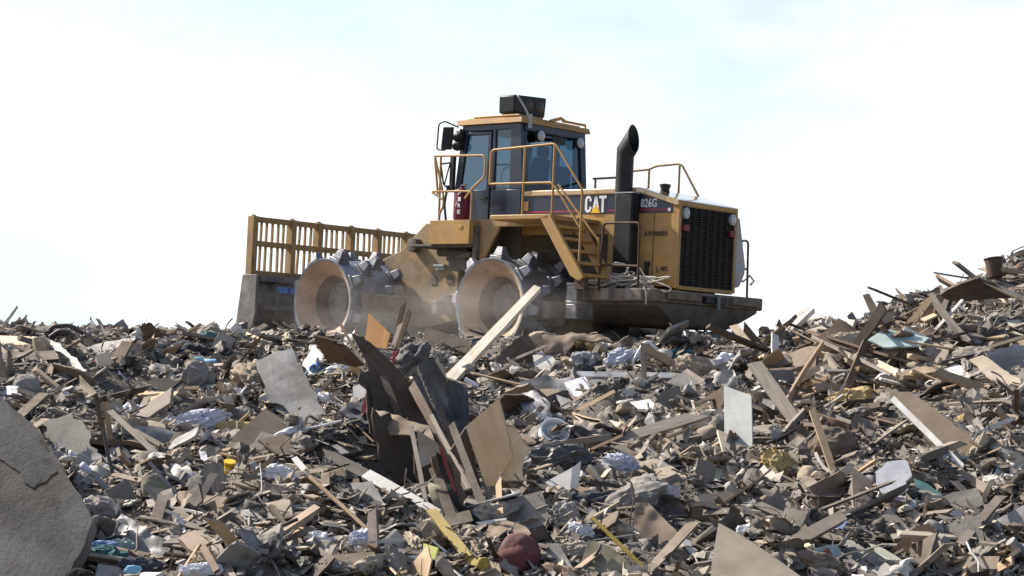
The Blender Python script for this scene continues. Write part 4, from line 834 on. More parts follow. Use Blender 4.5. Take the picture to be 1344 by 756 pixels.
lump('cloth', 'pale teal shirt bunched over the dark teal jacket', 'clothes', 'teal', 164, 723, 40, 24, -30, 1.0, 2.6)
lump('cloth', 'navy trousers bunched along the bottom edge beside the teal shirt', 'clothes', 'cloth_navy', 193, 747, 56, 26, -12, 1.0, 2.4)
lump('cloth', 'small bright turquoise rag on the navy trousers', 'rag', 'blue_pale', 174, 748, 20, 10, 0, .9)
def cup(label, cx, cy, w, h, m):
    hero_note(label, [(cx, cy)], 'the yellow cup'); g = at(cx, cy + h * .6); s = g.y / F_PX; o = bpy.data.objects.new('cup', None); COL.objects.link(o); o.empty_display_size = .05
    o.location = Vector(ray(cx, cy)) * g.y; o.rotation_euler = (R(20), R(8), 0); tag(o, label, 'cup'); a, b = w * s / 2, h * s / 2
    mb = MB(); mb.lathe([(0, -b), (a * .8, -b), (a, b), (a * .92, b), (a * .74, -b * .85), (0, -b * .85)], (0, 0, 0), 18, 2, 1); mb.build('body', M[m], o, 40)
    mb = MB(); mb.lathe([(a * .98, b * .9), (a * 1.08, b * .92), (a * 1.08, b * 1.03), (a * .95, b * 1.03)], (0, 0, 0), 18, 2, 1); mb.build('rim', M[m], o, 40)
cup('small bright yellow cup standing on the rubble', 301, 613, 15, 16, 'yellow')
sheet('board', 'short grey board standing upright just below the yellow cup', 'board', 'wood_grey', [(267, 609), (290, 607), (297, 655), (270, 662)], STEEP, .03, rag=.3, short='the short grey upright board')
sheet('box', 'flattened brown and grey box lying under the olive cushion', 'box', 'cardboard', [(235, 706), (256, 696), (277, 710), (254, 723)], UP, .06, rag=.2, short='the flattened box')
sheet('scrap', 'torn white plastic star shaped scrap left of the yellow cup', 'plastic', 'plastic_white', [(262, 593), (270, 593), (272, 601), (280, 601), (274, 609), (265, 607)], MID, .01, warp=.3)
stick('plank', 'pale grey plank end leaning at the bottom edge', 'plank', 'wood_grey', (304, 760), (284, 717), 14, dd=.4)
stick('plank', 'narrow dark plank between the flattened box and the pale plank end', 'plank', 'wood_brown', (282, 745), (266, 718), 9, dd=.3)
lump('paper', 'heap of torn white paper at the bottom edge below the folded roofing felt', 'paper', 'plastic_white', 262, 748, 46, 16, 0, 1., 3)
# --- centre left
sheet('concrete_slab', 'tall stained grey slab leaning upright in the rubble', 'slab', 'concrete', [(334, 473), (383, 456), (405, 500), (437, 566), (428, 578), (402, 574), (372, 567)], (-.25, -.80, .55), .06, rag=.35, short='the tall stained slab', ref=(395, 560))
sheet('plywood', 'bright orange plywood piece standing upright before the drums', 'plywood', 'ply_orange', [(484, 411), (497, 423), (512, 438), (507, 458), (478, 452)], (-.55, -.8, .2), .015, ref=(495, 470), short='the orange plywood')
stick('board', 'thin dark board standing steeply beside the orange plywood', 'board', 'wood_brown', (515, 462), (530, 398), 6, dd=.1, short='the steep dark board')
stick('batten', 'blond batten leaning against the steep dark board', 'stick', 'wood_cream', (514, 462), (526, 425), 6, dd=.1, d0=-.05)
stick('board', 'second thin brown board standing beside the steep dark board', 'board', 'wood_brown', (521, 460), (537, 411), 6, dd=.1)
sheet('drawer_panel', 'dark grooved panel tilted up behind the tall stained slab', 'panel', 'wood_brown', [(412, 441), (447, 449), (478, 480), (466, 482), (430, 474), (414, 450)], (-.05, -.65, -.5), .03, ref=(450, 500), short='the dark grooved panel')
sheet('moulding', 'black ribbed edge strip along the top of the dark grooved panel', 'strip', 'wood_char', [(411, 439), (447, 447), (450, 452), (414, 446)], MID, .03, ref=(450, 498))
sheet('plywood', 'large dark brown plywood sheet slanting down from the orange plywood', 'plywood', 'wood_brown', [(462, 437), (486, 449), (515, 476), (546, 512), (566, 546), (548, 550), (515, 530), (490, 503), (480, 470)], (.5, -.8, .2), .02, ref=(520, 520), short='the slanting brown plywood', d=base_d(520, 552) - .1)
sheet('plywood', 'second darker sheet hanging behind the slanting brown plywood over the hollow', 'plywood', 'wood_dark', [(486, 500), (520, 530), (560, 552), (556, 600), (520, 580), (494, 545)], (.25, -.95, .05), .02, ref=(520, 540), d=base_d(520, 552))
stick('board', 'long dark splintered board running down from the slanting brown plywood', 'board', 'wood_brown', (620, 650), (540, 505), 12, 5, dd=1.2, dist=base_d(612, 640), short='the long splintered board')
stick('batten', 'grey brown batten resting along the long splintered board', 'stick', 'wood_grey', (622, 655), (566, 545), 6, 3, dd=1., dist=base_d(622, 655))
stick('batten', 'curved pale batten behind the dark grooved panel', 'stick', 'wood_cream', (505, 465), (461, 426), 4, bend=.05)
sheet('panel', 'tallest of the black broken boards added to darken the hollow', 'board', 'wood_dark', [(490, 535), (512, 541), (528, 600), (530, 640), (514, 636), (500, 606)], (.62, -.78, .02), .02, rag=.9, ref=(510, 600), d=base_d(530, 612), short='the black broken boards')  # three black boards added to stand in for the hollow's shade
sheet('panel', 'black broken board with a slanted top added as shade amid the hollow', 'board', 'wood_char', [(516, 560), (536, 548), (548, 600), (552, 655), (534, 650)], (.45, -.88, .1), .02, rag=.9, ref=(534, 600), d=base_d(530, 606))
sheet('panel', 'black broken board added as shade behind the slim upright batten', 'board', 'wood_dark', [(542, 566), (562, 560), (572, 610), (566, 660), (552, 655)], (.3, -.95, .05), .02, rag=.9, ref=(556, 610), d=base_d(540, 616))
stick('board', 'dark splintered board jutting up behind the arched fibreboard', 'board', 'wood_dark', (560, 640), (505, 498), 9, 4, dist=base_d(530, 590), dd=.6)
stick('board', 'dark ragged board with a sharp broken tip below the black and white bag', 'board', 'wood_brown', (598, 600), (560, 494), 9, 4, dist=base_d(580, 580), dd=.6)
stick('board', 'narrow dark board between the draped grey plastic and the clean tan plywood', 'board', 'wood_dark', (632, 660), (594, 560), 10, 4, dist=base_d(632, 668), dd=.7)
stick('batten', 'thin tan batten poking up behind the dark grooved panel', 'stick', 'wood_tan', (500, 520), (446, 424), 4, dist=base_d(480, 520), dd=.5)
stick('board', 'wide black board half sunk beside the dark bent sheet', 'board', 'wood_dark', (600, 700), (570, 615), 14, 4, dist=base_d(600, 700), dd=.5)
sheet('board', 'splintered brown panel leaning between the slim upright batten and the dark bent sheet', 'panel', 'wood_brown', [(566, 600), (590, 596), (612, 650), (604, 668), (580, 650)], (.3, -.9, .2), .02, rag=.8, ref=(590, 640), d=base_d(595, 668))
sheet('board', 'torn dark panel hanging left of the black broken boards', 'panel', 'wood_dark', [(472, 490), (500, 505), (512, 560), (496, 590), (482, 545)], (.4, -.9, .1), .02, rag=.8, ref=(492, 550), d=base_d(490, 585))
lump('cloth', 'bright red cloth between the slanting plywood and black bag', 'cloth', 'red', 524, 475, 15, 28, 25, .7)
lump('bag', 'black and white bag of clothes perched at the top of the upright sheets', 'bag', 'tarp_dark', 543, 470, 34, 46, -35, .8, 1.6, short='the black and white bag', base=1.0)
lump('cloth', 'white striped cloth spilling from the black bag of clothes', 'cloth', 'cloth_grey', 543, 484, 30, 12, 35, .8, base=2.2)
sheet('plastic_sheet', 'large grey black plastic sheet draped steeply over the upright boards', 'tarpaulin', 'tarp_dark', [(552, 486), (566, 469), (580, 470), (588, 490), (586, 525), (594, 570), (586, 590), (566, 540), (545, 505)], (-.35, -.85, .4), .012, warp=.08, folds=1.2, rag=.2, ref=(580, 545), d=base_d(580, 585), short='the draped grey plastic')
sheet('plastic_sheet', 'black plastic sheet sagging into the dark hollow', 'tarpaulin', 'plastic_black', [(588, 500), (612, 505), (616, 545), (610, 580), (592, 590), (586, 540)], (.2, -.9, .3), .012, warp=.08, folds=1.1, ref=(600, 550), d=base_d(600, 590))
stick('board', 'long white board leaning up in front of the rear drum', 'board', 'white_wood', (592, 498), (704, 380), 19, 7, dd=1.3, sink=.02, short='the long white board', taper=.62)
sheet('board', 'wide dark board leaning behind the long white board', 'board', 'wood_brown', [(650, 472), (692, 430), (704, 462), (690, 480), (660, 486)], (.35, -.75, .4), .02, warp=.1, rag=.4, ref=(672, 482), short='the wide dark board')
stick('stick', 'thin weathered stick crossing under the long white board', 'stick', 'wood_grey', (660, 478), (715, 455), 4)
pipe('pipe', 'white plastic pipe with an elbow bent downward', 'pipe', 'plastic_white', [(610, 498), (638, 512), (635, 535)], 6, short='the white elbow pipe')
sheet('plywood', 'clean tan plywood board standing upright with a bright top edge', 'plywood', 'ply_tan', [(611, 560), (654, 523), (667, 572), (672, 600), (655, 628), (641, 648)], (-.42, -.9, .12), .03, ref=(643, 625), d=base_d(643, 645), short='the clean tan plywood')
sheet('plank', 'pale splintered panel leaning beside the clean tan plywood', 'panel', 'wood_cream', [(668, 565), (676, 563), (697, 588), (685, 612), (701, 637), (672, 642), (656, 625)], (-.3, -.9, .3), .015, rag=.5, ref=(680, 620), d=base_d(680, 640))
sheet('board', 'reddish brown board edge behind the clean tan plywood', 'board', 'rust', [(592, 590), (612, 560), (632, 640), (618, 625)], (.5, -.8, .2), .02, ref=(612, 600), d=base_d(630, 640) + .1)
sheet('cardboard', 'grey carton piece with a red edge in front of the dark hollow', 'carton', 'plastic_grey', [(463, 508), (483, 498), (487, 520), (474, 541), (464, 530)], MID, .02)
stick('strip', 'narrow red strip on the edge of the grey carton piece', 'strip', 'red', (477, 538), (487, 500), 5)
lump('bag', 'small blue plastic bag among green leaves', 'bag', 'blue', 414, 484, 14, 14, 30, .8, short='the small blue bag')
sheet('drywall_sheet', 'bright white tile panel behind the small blue bag', 'panel', 'whitepaint', [(396, 480), (411, 453), (436, 476), (420, 491), (402, 492)], UP, .02, rag=.3, short='the white tile panel')
def leafy(name, label, cx, cy, w, h, m, seed, n=70, up=False):
    r = random.Random(seed); hero_note(label, [(cx, cy)], None); g = at(cx, cy + h * .4); s = g.y / F_PX; c = Vector(ray(cx, cy + h * .5)) * g.y
    o = bpy.data.objects.new(name, None); COL.objects.link(o); o.location = c; o.empty_display_size = .05; mb = MB(); ml = MB()
    for k in range(7):
        a = Vector((r.uniform(-.2, .2) * w * s, 0, 0)); b = a + Vector((r.uniform(-.5, .5) * w * s, r.uniform(-.2, .2) * w * s, r.uniform(.5, 1) * h * s)); mid = (a + b) / 2 + Vector((r.gauss(0, .06) * w * s, 0, 0))
        mb.tube([a, mid, b], [.006, .004, .002], 5)
        for q in range(n // 7):
            t = r.uniform(.2, 1); p = a.lerp(b, t) + Vector((r.gauss(0, .1), r.gauss(0, .1), r.gauss(0, .08))) * w * s; d = Vector((r.gauss(0, 1), r.gauss(0, 1), r.gauss(0, .6))).normalized(); e = d.orthogonal().normalized()
            if up: mb.tube([a.lerp(b, t), a.lerp(b, t) + d * w * s * .14], .002, 4)
            else: l = .035; ml.add([p, p + d * l * .5 + e * l * .25, p + d * l, p + d * l * .5 - e * l * .25], [(0, 1, 2, 3)])
    mb.build('stem', M['twig'], o, 60)
    if ml.v: ml.build('foliage', M[m], o, None)
    return tag(o, label, 'plant')
leafy('plant', 'torn up green plant lying around the small blue bag', 408, 490, 40, 34, 'green_leaf', 5, 120)
leafy('dead_bush', 'bare dead twigs standing against the sky beside the fanned boards', 1196, 402, 36, 34, 'twig', 8, 60, True)
sheet('cardboard', 'curved brown fibreboard arching over the dark hollow', 'fibreboard', 'cardboard', [(490, 535), (515, 545), (537, 554), (563, 560), (572, 584), (556, 578), (536, 572), (512, 570)], (-.2, -.6, .75), .012, warp=.15, ref=(530, 560), d=base_d(530, 598), short='the arched fibreboard')
sheet('cardboard', 'tan fibreboard flap hanging under the arched fibreboard', 'fibreboard', 'cardboard_pale', [(548, 565), (574, 582), (580, 600), (552, 613)], STEEP, .012, ref=(560, 595), d=base_d(560, 606))
stick('batten', 'slim grey batten standing nearly upright in the dark hollow', 'stick', 'wood_grey', (560, 664), (540, 562), 6, dist=base_d(560, 662), dd=.5, short='the slim upright batten')
sheet('plastic_sheet', 'curved olive grey sheet lining the dark hollow', 'sheet', 'olive', [(560, 632), (582, 640), (600, 670), (612, 715), (590, 700), (572, 672)], (-.4, -.8, .4), .012, warp=.15, ref=(590, 690), d=base_d(590, 690))
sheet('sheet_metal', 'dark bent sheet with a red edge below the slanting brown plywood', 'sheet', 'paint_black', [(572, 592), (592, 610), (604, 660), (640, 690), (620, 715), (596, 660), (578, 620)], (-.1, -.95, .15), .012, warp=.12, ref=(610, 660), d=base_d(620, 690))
stick('strip', 'faded red strip along the dark bent sheet', 'strip', 'red', (596, 640), (578, 588), 4, 3, dist=base_d(620, 692))
stick('board', 'dusty bluish board lying diagonally toward the yellow pole', 'board', 'plastic_grey', (572, 674), (484, 624), 15, 5, dd=.6, short='the dusty bluish board')
stick('beam', 'dark dusty beam continuing uphill from the dusty bluish board', 'beam', 'wood_char', (492, 630), (398, 580), 14, 7, dd=.8)
stick('pole', 'mustard yellow pole sloping down in front of the dark hollow', 'pole', 'yellow_olive', (630, 752), (568, 672), 13, 9, dd=.5, sink=.0, short='the yellow pole')
lump('foam_block', 'yellow foam block at the lower end of the yellow pole', 'foam', 'yellow_olive', 634, 741, 18, 20, 0, .25, 2)
def mop(label):
    o = stick('broom', label, 'broom', 'wood_tan', (510, 720), (406, 626), 6, round_=True, dd=.7, short='the orange broken handle')
    return o
mop('long orange brown broken handle lying down the slope')
stick('broken_lath', 'bright white splintered lath at the top of the orange handle', 'stick', 'whitepaint', (409, 628), (387, 602), 8, 3, dd=.2)
lump('bag', 'white torn bag hanging in folds beside the beige carton', 'bag', 'plastic_white', 362, 624, 42, 26, -8, 1., 2.4, short='the torn white bag')
sheet('box', 'squashed beige carton beneath the torn white bag', 'carton', 'cardboard_pale', [(347, 660), (380, 654), (388, 690), (368, 700), (350, 676)], MID, .08, warp=.1)
lump('bag', 'small bright white bag near the bottom of the orange handle', 'bag', 'plastic_white', 418, 714, 36, 26, -15, 1., 2.4, short='the small bright white bag')
lump('bag', 'crumpled lavender grey bag beside the small bright white bag', 'bag', 'plastic_lav', 476, 716, 36, 32, -30, 1., 2.6)
sheet('brick', 'flat grey paving slab with a broken top beside the dusty bluish board', 'slab', 'concrete', [(460, 634), (488, 631), (507, 667), (479, 672)], MID, .04, rag=.4, short='the broken paving slab')
sheet('box', 'flat brownish grey board at the bottom below the lavender grey bag', 'board', 'cardboard', [(434, 728), (492, 724), (496, 752), (438, 754)], MID, .05)
sheet('carton', 'crumpled lime green carton near the yellow pole', 'carton', 'lime', [(556, 713), (575, 719), (568, 743), (554, 730)], MID, .03)
stick('branch', 'dead branch pointing up below the squashed beige carton', 'branch', 'twig', (353, 698), (390, 682), 5, round_=True)
lump('cushion', 'dark red fabric bundle at the bottom edge', 'bundle', 'cloth_darkred', 677, 732, 54, 58, 0, .15, 1.5, short='the dark red bundle')
sheet('cardboard', 'folded brown cardboard flap above the dark red bundle', 'cardboard', 'cardboard', [(628, 712), (642, 690), (664, 684), (690, 690), (706, 712), (690, 708), (664, 700), (640, 715)], UP, .015, warp=.2, ref=(665, 715))
stick('lath', 'bright torn white edge strip on the brown cardboard flap', 'strip', 'whitepaint', (630, 688), (664, 683), 6, 3)
lump('jar', 'small white plastic jar in the dark gap by the long splintered board', 'jar', 'plastic_white', 603, 632, 13, 22, 0, .2)
# --- centre right
lump('carpet_roll', 'rolled beige carpet under the step of the machine', 'carpet', 'cloth_beige', 716, 449, 46, 28, -8, .3, 1.6, short='the beige carpet roll')
sheet('carpet', 'folded brown grey carpet draped back from the beige carpet roll', 'carpet', 'cloth_brown', [(712, 440), (745, 436), (790, 441), (806, 452), (760, 452), (730, 474), (714, 464)], (-.1, -.6, .8), .025, warp=.3, lift=.15)
lump('cardboard', 'crumpled golden cardboard heap in front of the folded carpet', 'cardboard', 'foam', 765, 456, 50, 20, -5, .9, 2.4, short='the golden cardboard')
sheet('cardboard', 'stiff tan cardboard piece sticking out of the golden cardboard', 'cardboard', 'cardboard_pale', [(736, 448), (752, 440), (760, 452), (744, 460)], MID, .012, warp=.1)
sheet('cardboard', 'long beige cardboard strip lying behind the charcoal bag', 'cardboard', 'cardboard_pale', [(768, 449), (800, 446), (812, 455), (790, 459)], UP, .012, warp=.15)
lump('bag', 'charcoal grey tied bag beside the pale blue cloth', 'bag', 'plastic_grey', 770, 475, 38, 26, 0, .8, 2, short='the charcoal bag')
lump('cloth', 'pale lavender cloth bunched behind the long white lath', 'cloth', 'plastic_lav', 815, 472, 38, 24, 10, 1., 2.5, short='the pale lavender cloth')
stick('lath', 'long white lath lying level below the charcoal bag', 'lath', 'whitepaint', (760, 492), (886, 494), 8, 5, dd=.0, sink=0, short='the long white lath')
stick('post', 'small grey post standing upright before the long white lath', 'post', 'wood_grey', (845, 504), (845, 448), 7, 4, short='the small upright post')
pipe('hose', 'white hose curving over behind the small upright post', 'hose', 'plastic_white', [(826, 484), (838, 462), (845, 450), (852, 449), (864, 460)], 4.5)
lump('cushion', 'beige chair cushion behind the small upright post', 'cushion', 'cloth_beige', 829, 451, 30, 20, 10, .15, 1.4)
stick('board', 'tan board slanting down from the beige chair cushion', 'board', 'wood_tan', (890, 482), (846, 457), 11, 4)
lump('tarpaulin', 'dark teal tarpaulin bunched in the shade of the machine', 'tarpaulin', 'cloth_teal', 894, 467, 62, 14, -4, .9, 2.6)
lump('rags', 'big pile like beige bundle of rags with pale folds', 'rags', 'cloth_beige', 910, 488, 58, 40, -12, .9, 2.2, short='the beige rag bundle')
sheet('panel', 'grey triangular panel jutting out beside the beige rag bundle', 'panel', 'concrete', [(874, 502), (898, 487), (925, 507), (908, 514)], MID, .02, short='the grey triangular panel')
lump('bag', 'round white bag at the end of the beige rag bundle', 'bag', 'plastic_white', 953, 475, 24, 20, 10, .8)
sheet('plank', 'weathered pale plank propped against the counterweight corner', 'plank', 'wood_cream', [(957, 428), (968, 425), (998, 462), (988, 467)], (-.3, -.7, .5), .03, short='the propped pale plank')
stick('plank', 'brown plank propped just behind the propped pale plank', 'plank', 'wood_brown', (1004, 462), (976, 428), 9, 5)
sheet('panel', 'bright white flat panel with a dark hole', 'panel', 'whitepaint', [(816, 529), (852, 524), (871, 541), (826, 543)], (-.2, -.55, .8), .02, rag=.3, short='the bright white panel')
stick('batten', 'clean tan batten sticking up from the rubble', 'stick', 'wood_tan', (756, 541), (812, 511), 6, short='the clean tan batten')
sheet('drywall_sheet', 'grey chipped plaster board below the wide dark board', 'plaster board', 'drywall', [(699, 466), (724, 467), (737, 489), (713, 495), (704, 484)], MID, .02, rag=.4)
sheet('drywall_sheet', 'pale blue grey plaster sheet above the white paint bucket', 'plaster board', 'plastic_grey', [(730, 518), (748, 524), (760, 535), (735, 538)], MID, .015, rag=.3)
def bucket(label, cx, cy, w, h, short):
    hero_note(label, [(cx - w / 2, cy - h / 2), (cx + w / 2, cy + h / 2)], short); g = at(cx, cy + h * .5); s = g.y / F_PX; a = w * s / 2
    o = bpy.data.objects.new('paint_bucket', None); COL.objects.link(o); o.empty_display_size = .05; o.location = Vector(ray(cx, cy)) * g.y; o.rotation_euler = (R(50), R(14), 0); tag(o, label, 'bucket')
    mb = MB(); mb.lathe([(0, 0), (a * .35, 0), (a * .37, .012), (a * .42, .012), (a * .44, 0), (a * .85, 0), (a * .9, -.03), (0, -.03)], (0, 0, 0), 32, 2, 1); mb.build('disc', M['plastic_white'], o, 40)
    mb = MB(); mb.lathe([(a * .85, 0), (a * .88, .035), (a, .035), (a * 1.02, -.05), (a * .9, -.05)], (0, 0, 0), 32, 2, 1); mb.build('rim', M['plastic_white'], o, 40)
bucket('round white paint bucket top with a raised rim lying tilted', 728, 567, 40, 32, 'the white paint bucket')
sheet('panel', 'tall pale grey panel standing upright in the rubble', 'panel', 'panel_pale', [(950, 506), (986, 519), (988, 607), (951, 600)], (-.5, -.75, .4), .02, short='the tall pale panel', ref=(968, 592))
stick('post', 'narrow white strip along the edge of the tall pale panel', 'strip', 'whitepaint', (951, 520), (951, 505), 4, 3, d0=2.2) if False else None
sheet('book', 'thick pale lavender book lying open below the long white lath', 'book', 'plastic_lav', [(740, 502), (768, 494), (778, 515), (758, 524)], UP, .05, warp=.08)
lump('bag', 'shiny black bin bag with white wrinkles', 'bag', 'plastic_black', 731, 606, 78, 46, 8, .8, 2, short='the black bin bag')
sheet('panel', 'blue grey board lying under the black bin bag', 'board', 'plastic_grey', [(702, 640), (754, 612), (756, 652), (722, 652)], UP, .02)
stick('post', 'short white board end standing beside the black bin bag', 'board', 'whitepaint', (752, 656), (757, 610), 10, 4, short='the short white board end')
stick('pipe', 'pale cream pipe leaning below the grey rags', 'pipe', 'wood_cream', (794, 640), (772, 614), 11, round_=True)
lump('rags', 'tangle of white grey rags right of the pale cream pipe', 'rags', 'plastic_lav', 816, 614, 44, 30, -10, 1., 2.6, short='the white grey rags')
sheet('plank', 'light stained board with dark speckles lying flat', 'board', 'cardboard_pale', [(859, 615), (880, 611), (906, 622), (884, 636), (866, 630)], UP, .02, rag=.4, short='the speckled stained board')
sheet('cardboard', 'big brown curved cardboard sheet sliding down the slope', 'cardboard', 'cardboard', [(834, 662), (850, 658), (872, 680), (895, 705), (914, 752), (880, 756), (850, 715), (832, 690)], (-.2, -.75, .65), .015, warp=.15, short='the big curved cardboard')
sheet('cardboard', 'dark brown arched cardboard standing above the big curved cardboard', 'cardboard', 'cloth_brown', [(850, 660), (866, 648), (884, 650), (898, 664), (897, 682), (872, 672)], MID, .015, warp=.15)
stick('board', 'dark brown board lying across beside the arched cardboard', 'board', 'wood_brown', (940, 684), (898, 668), 15, 5)
sheet('panel', 'dark olive panel with a curled lip at the bottom edge', 'panel', 'olive', [(752, 770), (772, 709), (800, 718), (824, 738), (846, 770)], (-.1, -.8, .55), .02, warp=.12, short='the dark olive panel')
stick('strip', 'yellowish curved edging strip above the dark olive panel', 'strip', 'yellow_olive', (858, 758), (778, 680), 5, 3, dd=.3)
stick('metal_rod', 'thin straight silver rod across the dark olive panel', 'rod', 'metal_grey', (784, 709), (838, 702), 3, round_=True, d0=-.4)
sheet('board', 'large pale tan grey board lying at the bottom edge below the white bag', 'board', 'cardboard_pale', [(943, 686), (976, 704), (1012, 728), (1056, 760), (1040, 790), (930, 790), (934, 740)], (-.1, -.7, .7), .03, short='the large pale tan board', ref=(985, 780))
lump('bag', 'smooth bright white plastic bag lying above the large pale tan board', 'bag', 'plastic_white', 993, 698, 52, 18, -3, .6, 1.8, short='the smooth white bag')
sheet('shard', 'curved white plastic shard beside the big curved cardboard', 'plastic', 'plastic_white', [(894, 704), (904, 709), (913, 724), (912, 738), (904, 732)], STEEP, .012, warp=.12)
sheet('concrete_slab', 'small blue grey slab standing at the bottom edge by the dark red bundle', 'slab', 'concrete', [(717, 713), (733, 713), (753, 747), (750, 766), (722, 766)], MID, .04)
lump('paper', 'crumpled cream paper below the blue grey board', 'paper', 'insulation', 728, 660, 34, 36, -35, 1., 3, short='the crumpled cream paper')
lump('rags', 'grey rag bundle left of the dark olive panel', 'rags', 'cloth_grey', 742, 684, 36, 40, 40, 1., 2.4)
lump('paper', 'ball of torn white paper above the dark olive panel', 'paper', 'plastic_white', 758, 700, 36, 26, 0, 1., 3)
# --- right
stick('beam', 'white faced beam sticking up into the sky beyond the counterweight', 'beam', 'whitepaint', (1016, 452), (1067, 402), 13, 9, dd=.3, short='the white faced beam')
stick('plank', 'dark plank tilted on the skyline beside the white faced beam', 'plank', 'wood_brown', (1054, 452), (1091, 438), 9, 5)
stick('post', 'short dark post stub on the skyline', 'post', 'metal_dark', (1100, 446), (1106, 426), 6, 5)
sheet('board', 'tan board end rising over the skyline', 'board', 'wood_tan', [(1132, 387), (1141, 385), (1160, 420), (1148, 424)], (-.2, -.95, .2), .02, ref=(1153, 440), short='the tan board end')
sheet('panel', 'square tan panel on the skyline below the tan board end', 'panel', 'cardboard_pale', [(1138, 410), (1176, 409), (1168, 422), (1154, 428), (1146, 424)], (-.2, -.9, .3), .02, ref=(1156, 440))
sheet('panel', 'pale teal panel lying flat below the skyline', 'panel', 'teal', [(1140, 446), (1160, 432), (1190, 436), (1218, 443), (1208, 453), (1160, 455)], (-.2, -.6, .78), .02, rag=.2, short='the pale teal panel')
stick('lath', 'narrow white lath along the pale teal panel', 'lath', 'whitepaint', (1218, 446), (1186, 432), 6, 3)
stick('stick', 'thin rod pointing out into the sky from the collapsed roof', 'rod', 'wood_grey', (1282, 367), (1226, 358), 2.6, dd=-.3)
def pail():
    pts = [(1294, 340), (1317, 364)]; hero_note('', pts, 'the brown bucket'); g = at(1305, 372); s = g.y / F_PX; o = bpy.data.objects.new('bucket', None); COL.objects.link(o); o.empty_display_size = .1
    o.location = Vector(ray(1305, 352)) * g.y; o.rotation_euler = (R(-8), R(-4), 0); tag(o, 'rusty brown bucket standing on top of the collapsed roof', 'bucket'); a, b = 11.5 * s, 12.5 * s
    mb = MB(); mb.lathe([(0, -b), (a * .84, -b), (a, b), (a * .95, b), (a * .8, -b * .9), (0, -b * .9)], (0, 0, 0), 28, 2, 1); mb.build('body', M['rust'], o, 40)
    mb = MB(); mb.tube([(a * 1.02 * math.cos(q), a * 1.02 * math.sin(q), b) for q in [2 * math.pi * i / 24 for i in range(24)]], .01, 6, True); mb.build('rim', M['rust'], o, 50)
pail()
sheet('roof_panel', 'brown underside of a collapsed roof panel at the top of the hump', 'roof panel', 'wood_dark', [(1234, 387), (1262, 372), (1284, 365), (1310, 376), (1340, 392), (1300, 392), (1250, 396)], (-.15, -.75, -.5), .04, rag=.3, ref=(1290, 430), short='the collapsed roof')  # shade of the underside put into a darker wood colour
stick('board', 'rough grey board along the top edge of the collapsed roof', 'board', 'wood_grey', (1236, 386), (1290, 364), 9, 6, d0=.2)
stick('batten', 'long sunlit batten down the sloping edge of the collapsed roof', 'stick', 'wood_cream', (1338, 390), (1284, 366), 6, 4, d0=-.1)
stick('batten', 'second shorter batten beneath the long sunlit batten', 'stick', 'wood_cream', (1310, 382), (1284, 371), 5, 4, d0=-.2)
stick('plank', 'plank lying on the collapsed roof behind the brown bucket', 'plank', 'wood_tan', (1360, 362), (1312, 354), 7, 5)
lump('brick', 'reddish lump at the very top edge beyond the brown bucket', 'brick', 'brick', 1340, 352, 16, 14, 0, .3)
sheet('board', 'outermost pale board of the fan below the collapsed roof', 'board', 'wood_tan', [(1188, 424), (1218, 390), (1232, 384), (1204, 422)], (-.4, -.85, .3), .02, ref=(1200, 430), short='the fanned boards')
sheet('board', 'wide brown board inside the fan below the collapsed roof', 'board', 'wood_brown', [(1204, 422), (1230, 386), (1244, 394), (1222, 424)], (-.2, -.9, .3), .02, ref=(1214, 432))
sheet('board', 'short sunlit board across the foot of the fan of boards', 'board', 'wood_cream', [(1208, 418), (1230, 409), (1232, 413), (1214, 421)], UP, .02, ref=(1216, 428))
stick('stick', 'slim white stick leaning up to the collapsed roof', 'stick', 'whitepaint', (1224, 437), (1262, 395), 4, short='the slim white stick')
lump('hat', 'flattened brown cushion with a seam under the collapsed roof', 'cushion', 'cloth_brown', 1268, 433, 34, 16, 4, .1, 1.2, short='the flattened brown cushion')
lump('bowl', 'orange brown clay pot beside the flattened brown cushion', 'pot', 'brick', 1239, 437, 10, 9, 0, .05)
stick('plank', 'clean tan plank lying down the right hand slope', 'plank', 'wood_tan', (1298, 513), (1221, 486), 13, 5, dd=-.1, sink=0, short='the clean tan plank')
sheet('plaster_block', 'white plaster block with a broken face above the clean tan plank', 'plaster', 'whitepaint', [(1243, 483), (1254, 477), (1288, 487), (1284, 497), (1250, 493)], UP, .07, rag=.3, short='the white plaster block')
sheet('concrete_slab', 'pointed grey concrete shard below the pale teal panel', 'shard', 'concrete', [(1214, 464), (1217, 442), (1234, 463), (1228, 474)], STEEP, .04, short='the concrete shard')
lump('insulation', 'long fluffy pale insulation along the skyline below the dark plank', 'insulation', 'insulation', 1116, 452, 66, 24, 2, 1., 3, short='the fluffy insulation')
lump('insulation', 'yellow tan foam insulation slab draped over the brown lump', 'insulation', 'foam', 1124, 526, 72, 32, 6, .9, 2.6, short='the yellow tan insulation')
sheet('board', 'large brown grey board with a white strip on the right slope', 'board', 'cardboard', [(1168, 516), (1194, 514), (1230, 538), (1288, 588), (1278, 606), (1264, 618), (1225, 580)], (-.25, -.72, .65), .02, rag=.25, short='the large brown grey board')
stick('lath', 'bright white strip running down the large brown grey board', 'strip', 'whitepaint', (1266, 616), (1168, 520), 8, 4, dd=.55, d0=-.12, sink=0)
sheet('drywall_sheet', 'long beige plaster board sloping down to the right edge', 'plaster board', 'cardboard_pale', [(1272, 472), (1290, 466), (1352, 508), (1352, 528), (1310, 506)], UP, .02, rag=.3, short='the beige plaster board')
lump('bag', 'small bright blue and white wrapper below the concrete shard', 'wrapper', 'plastic_lav', 1210, 499, 14, 14, 0, .9)
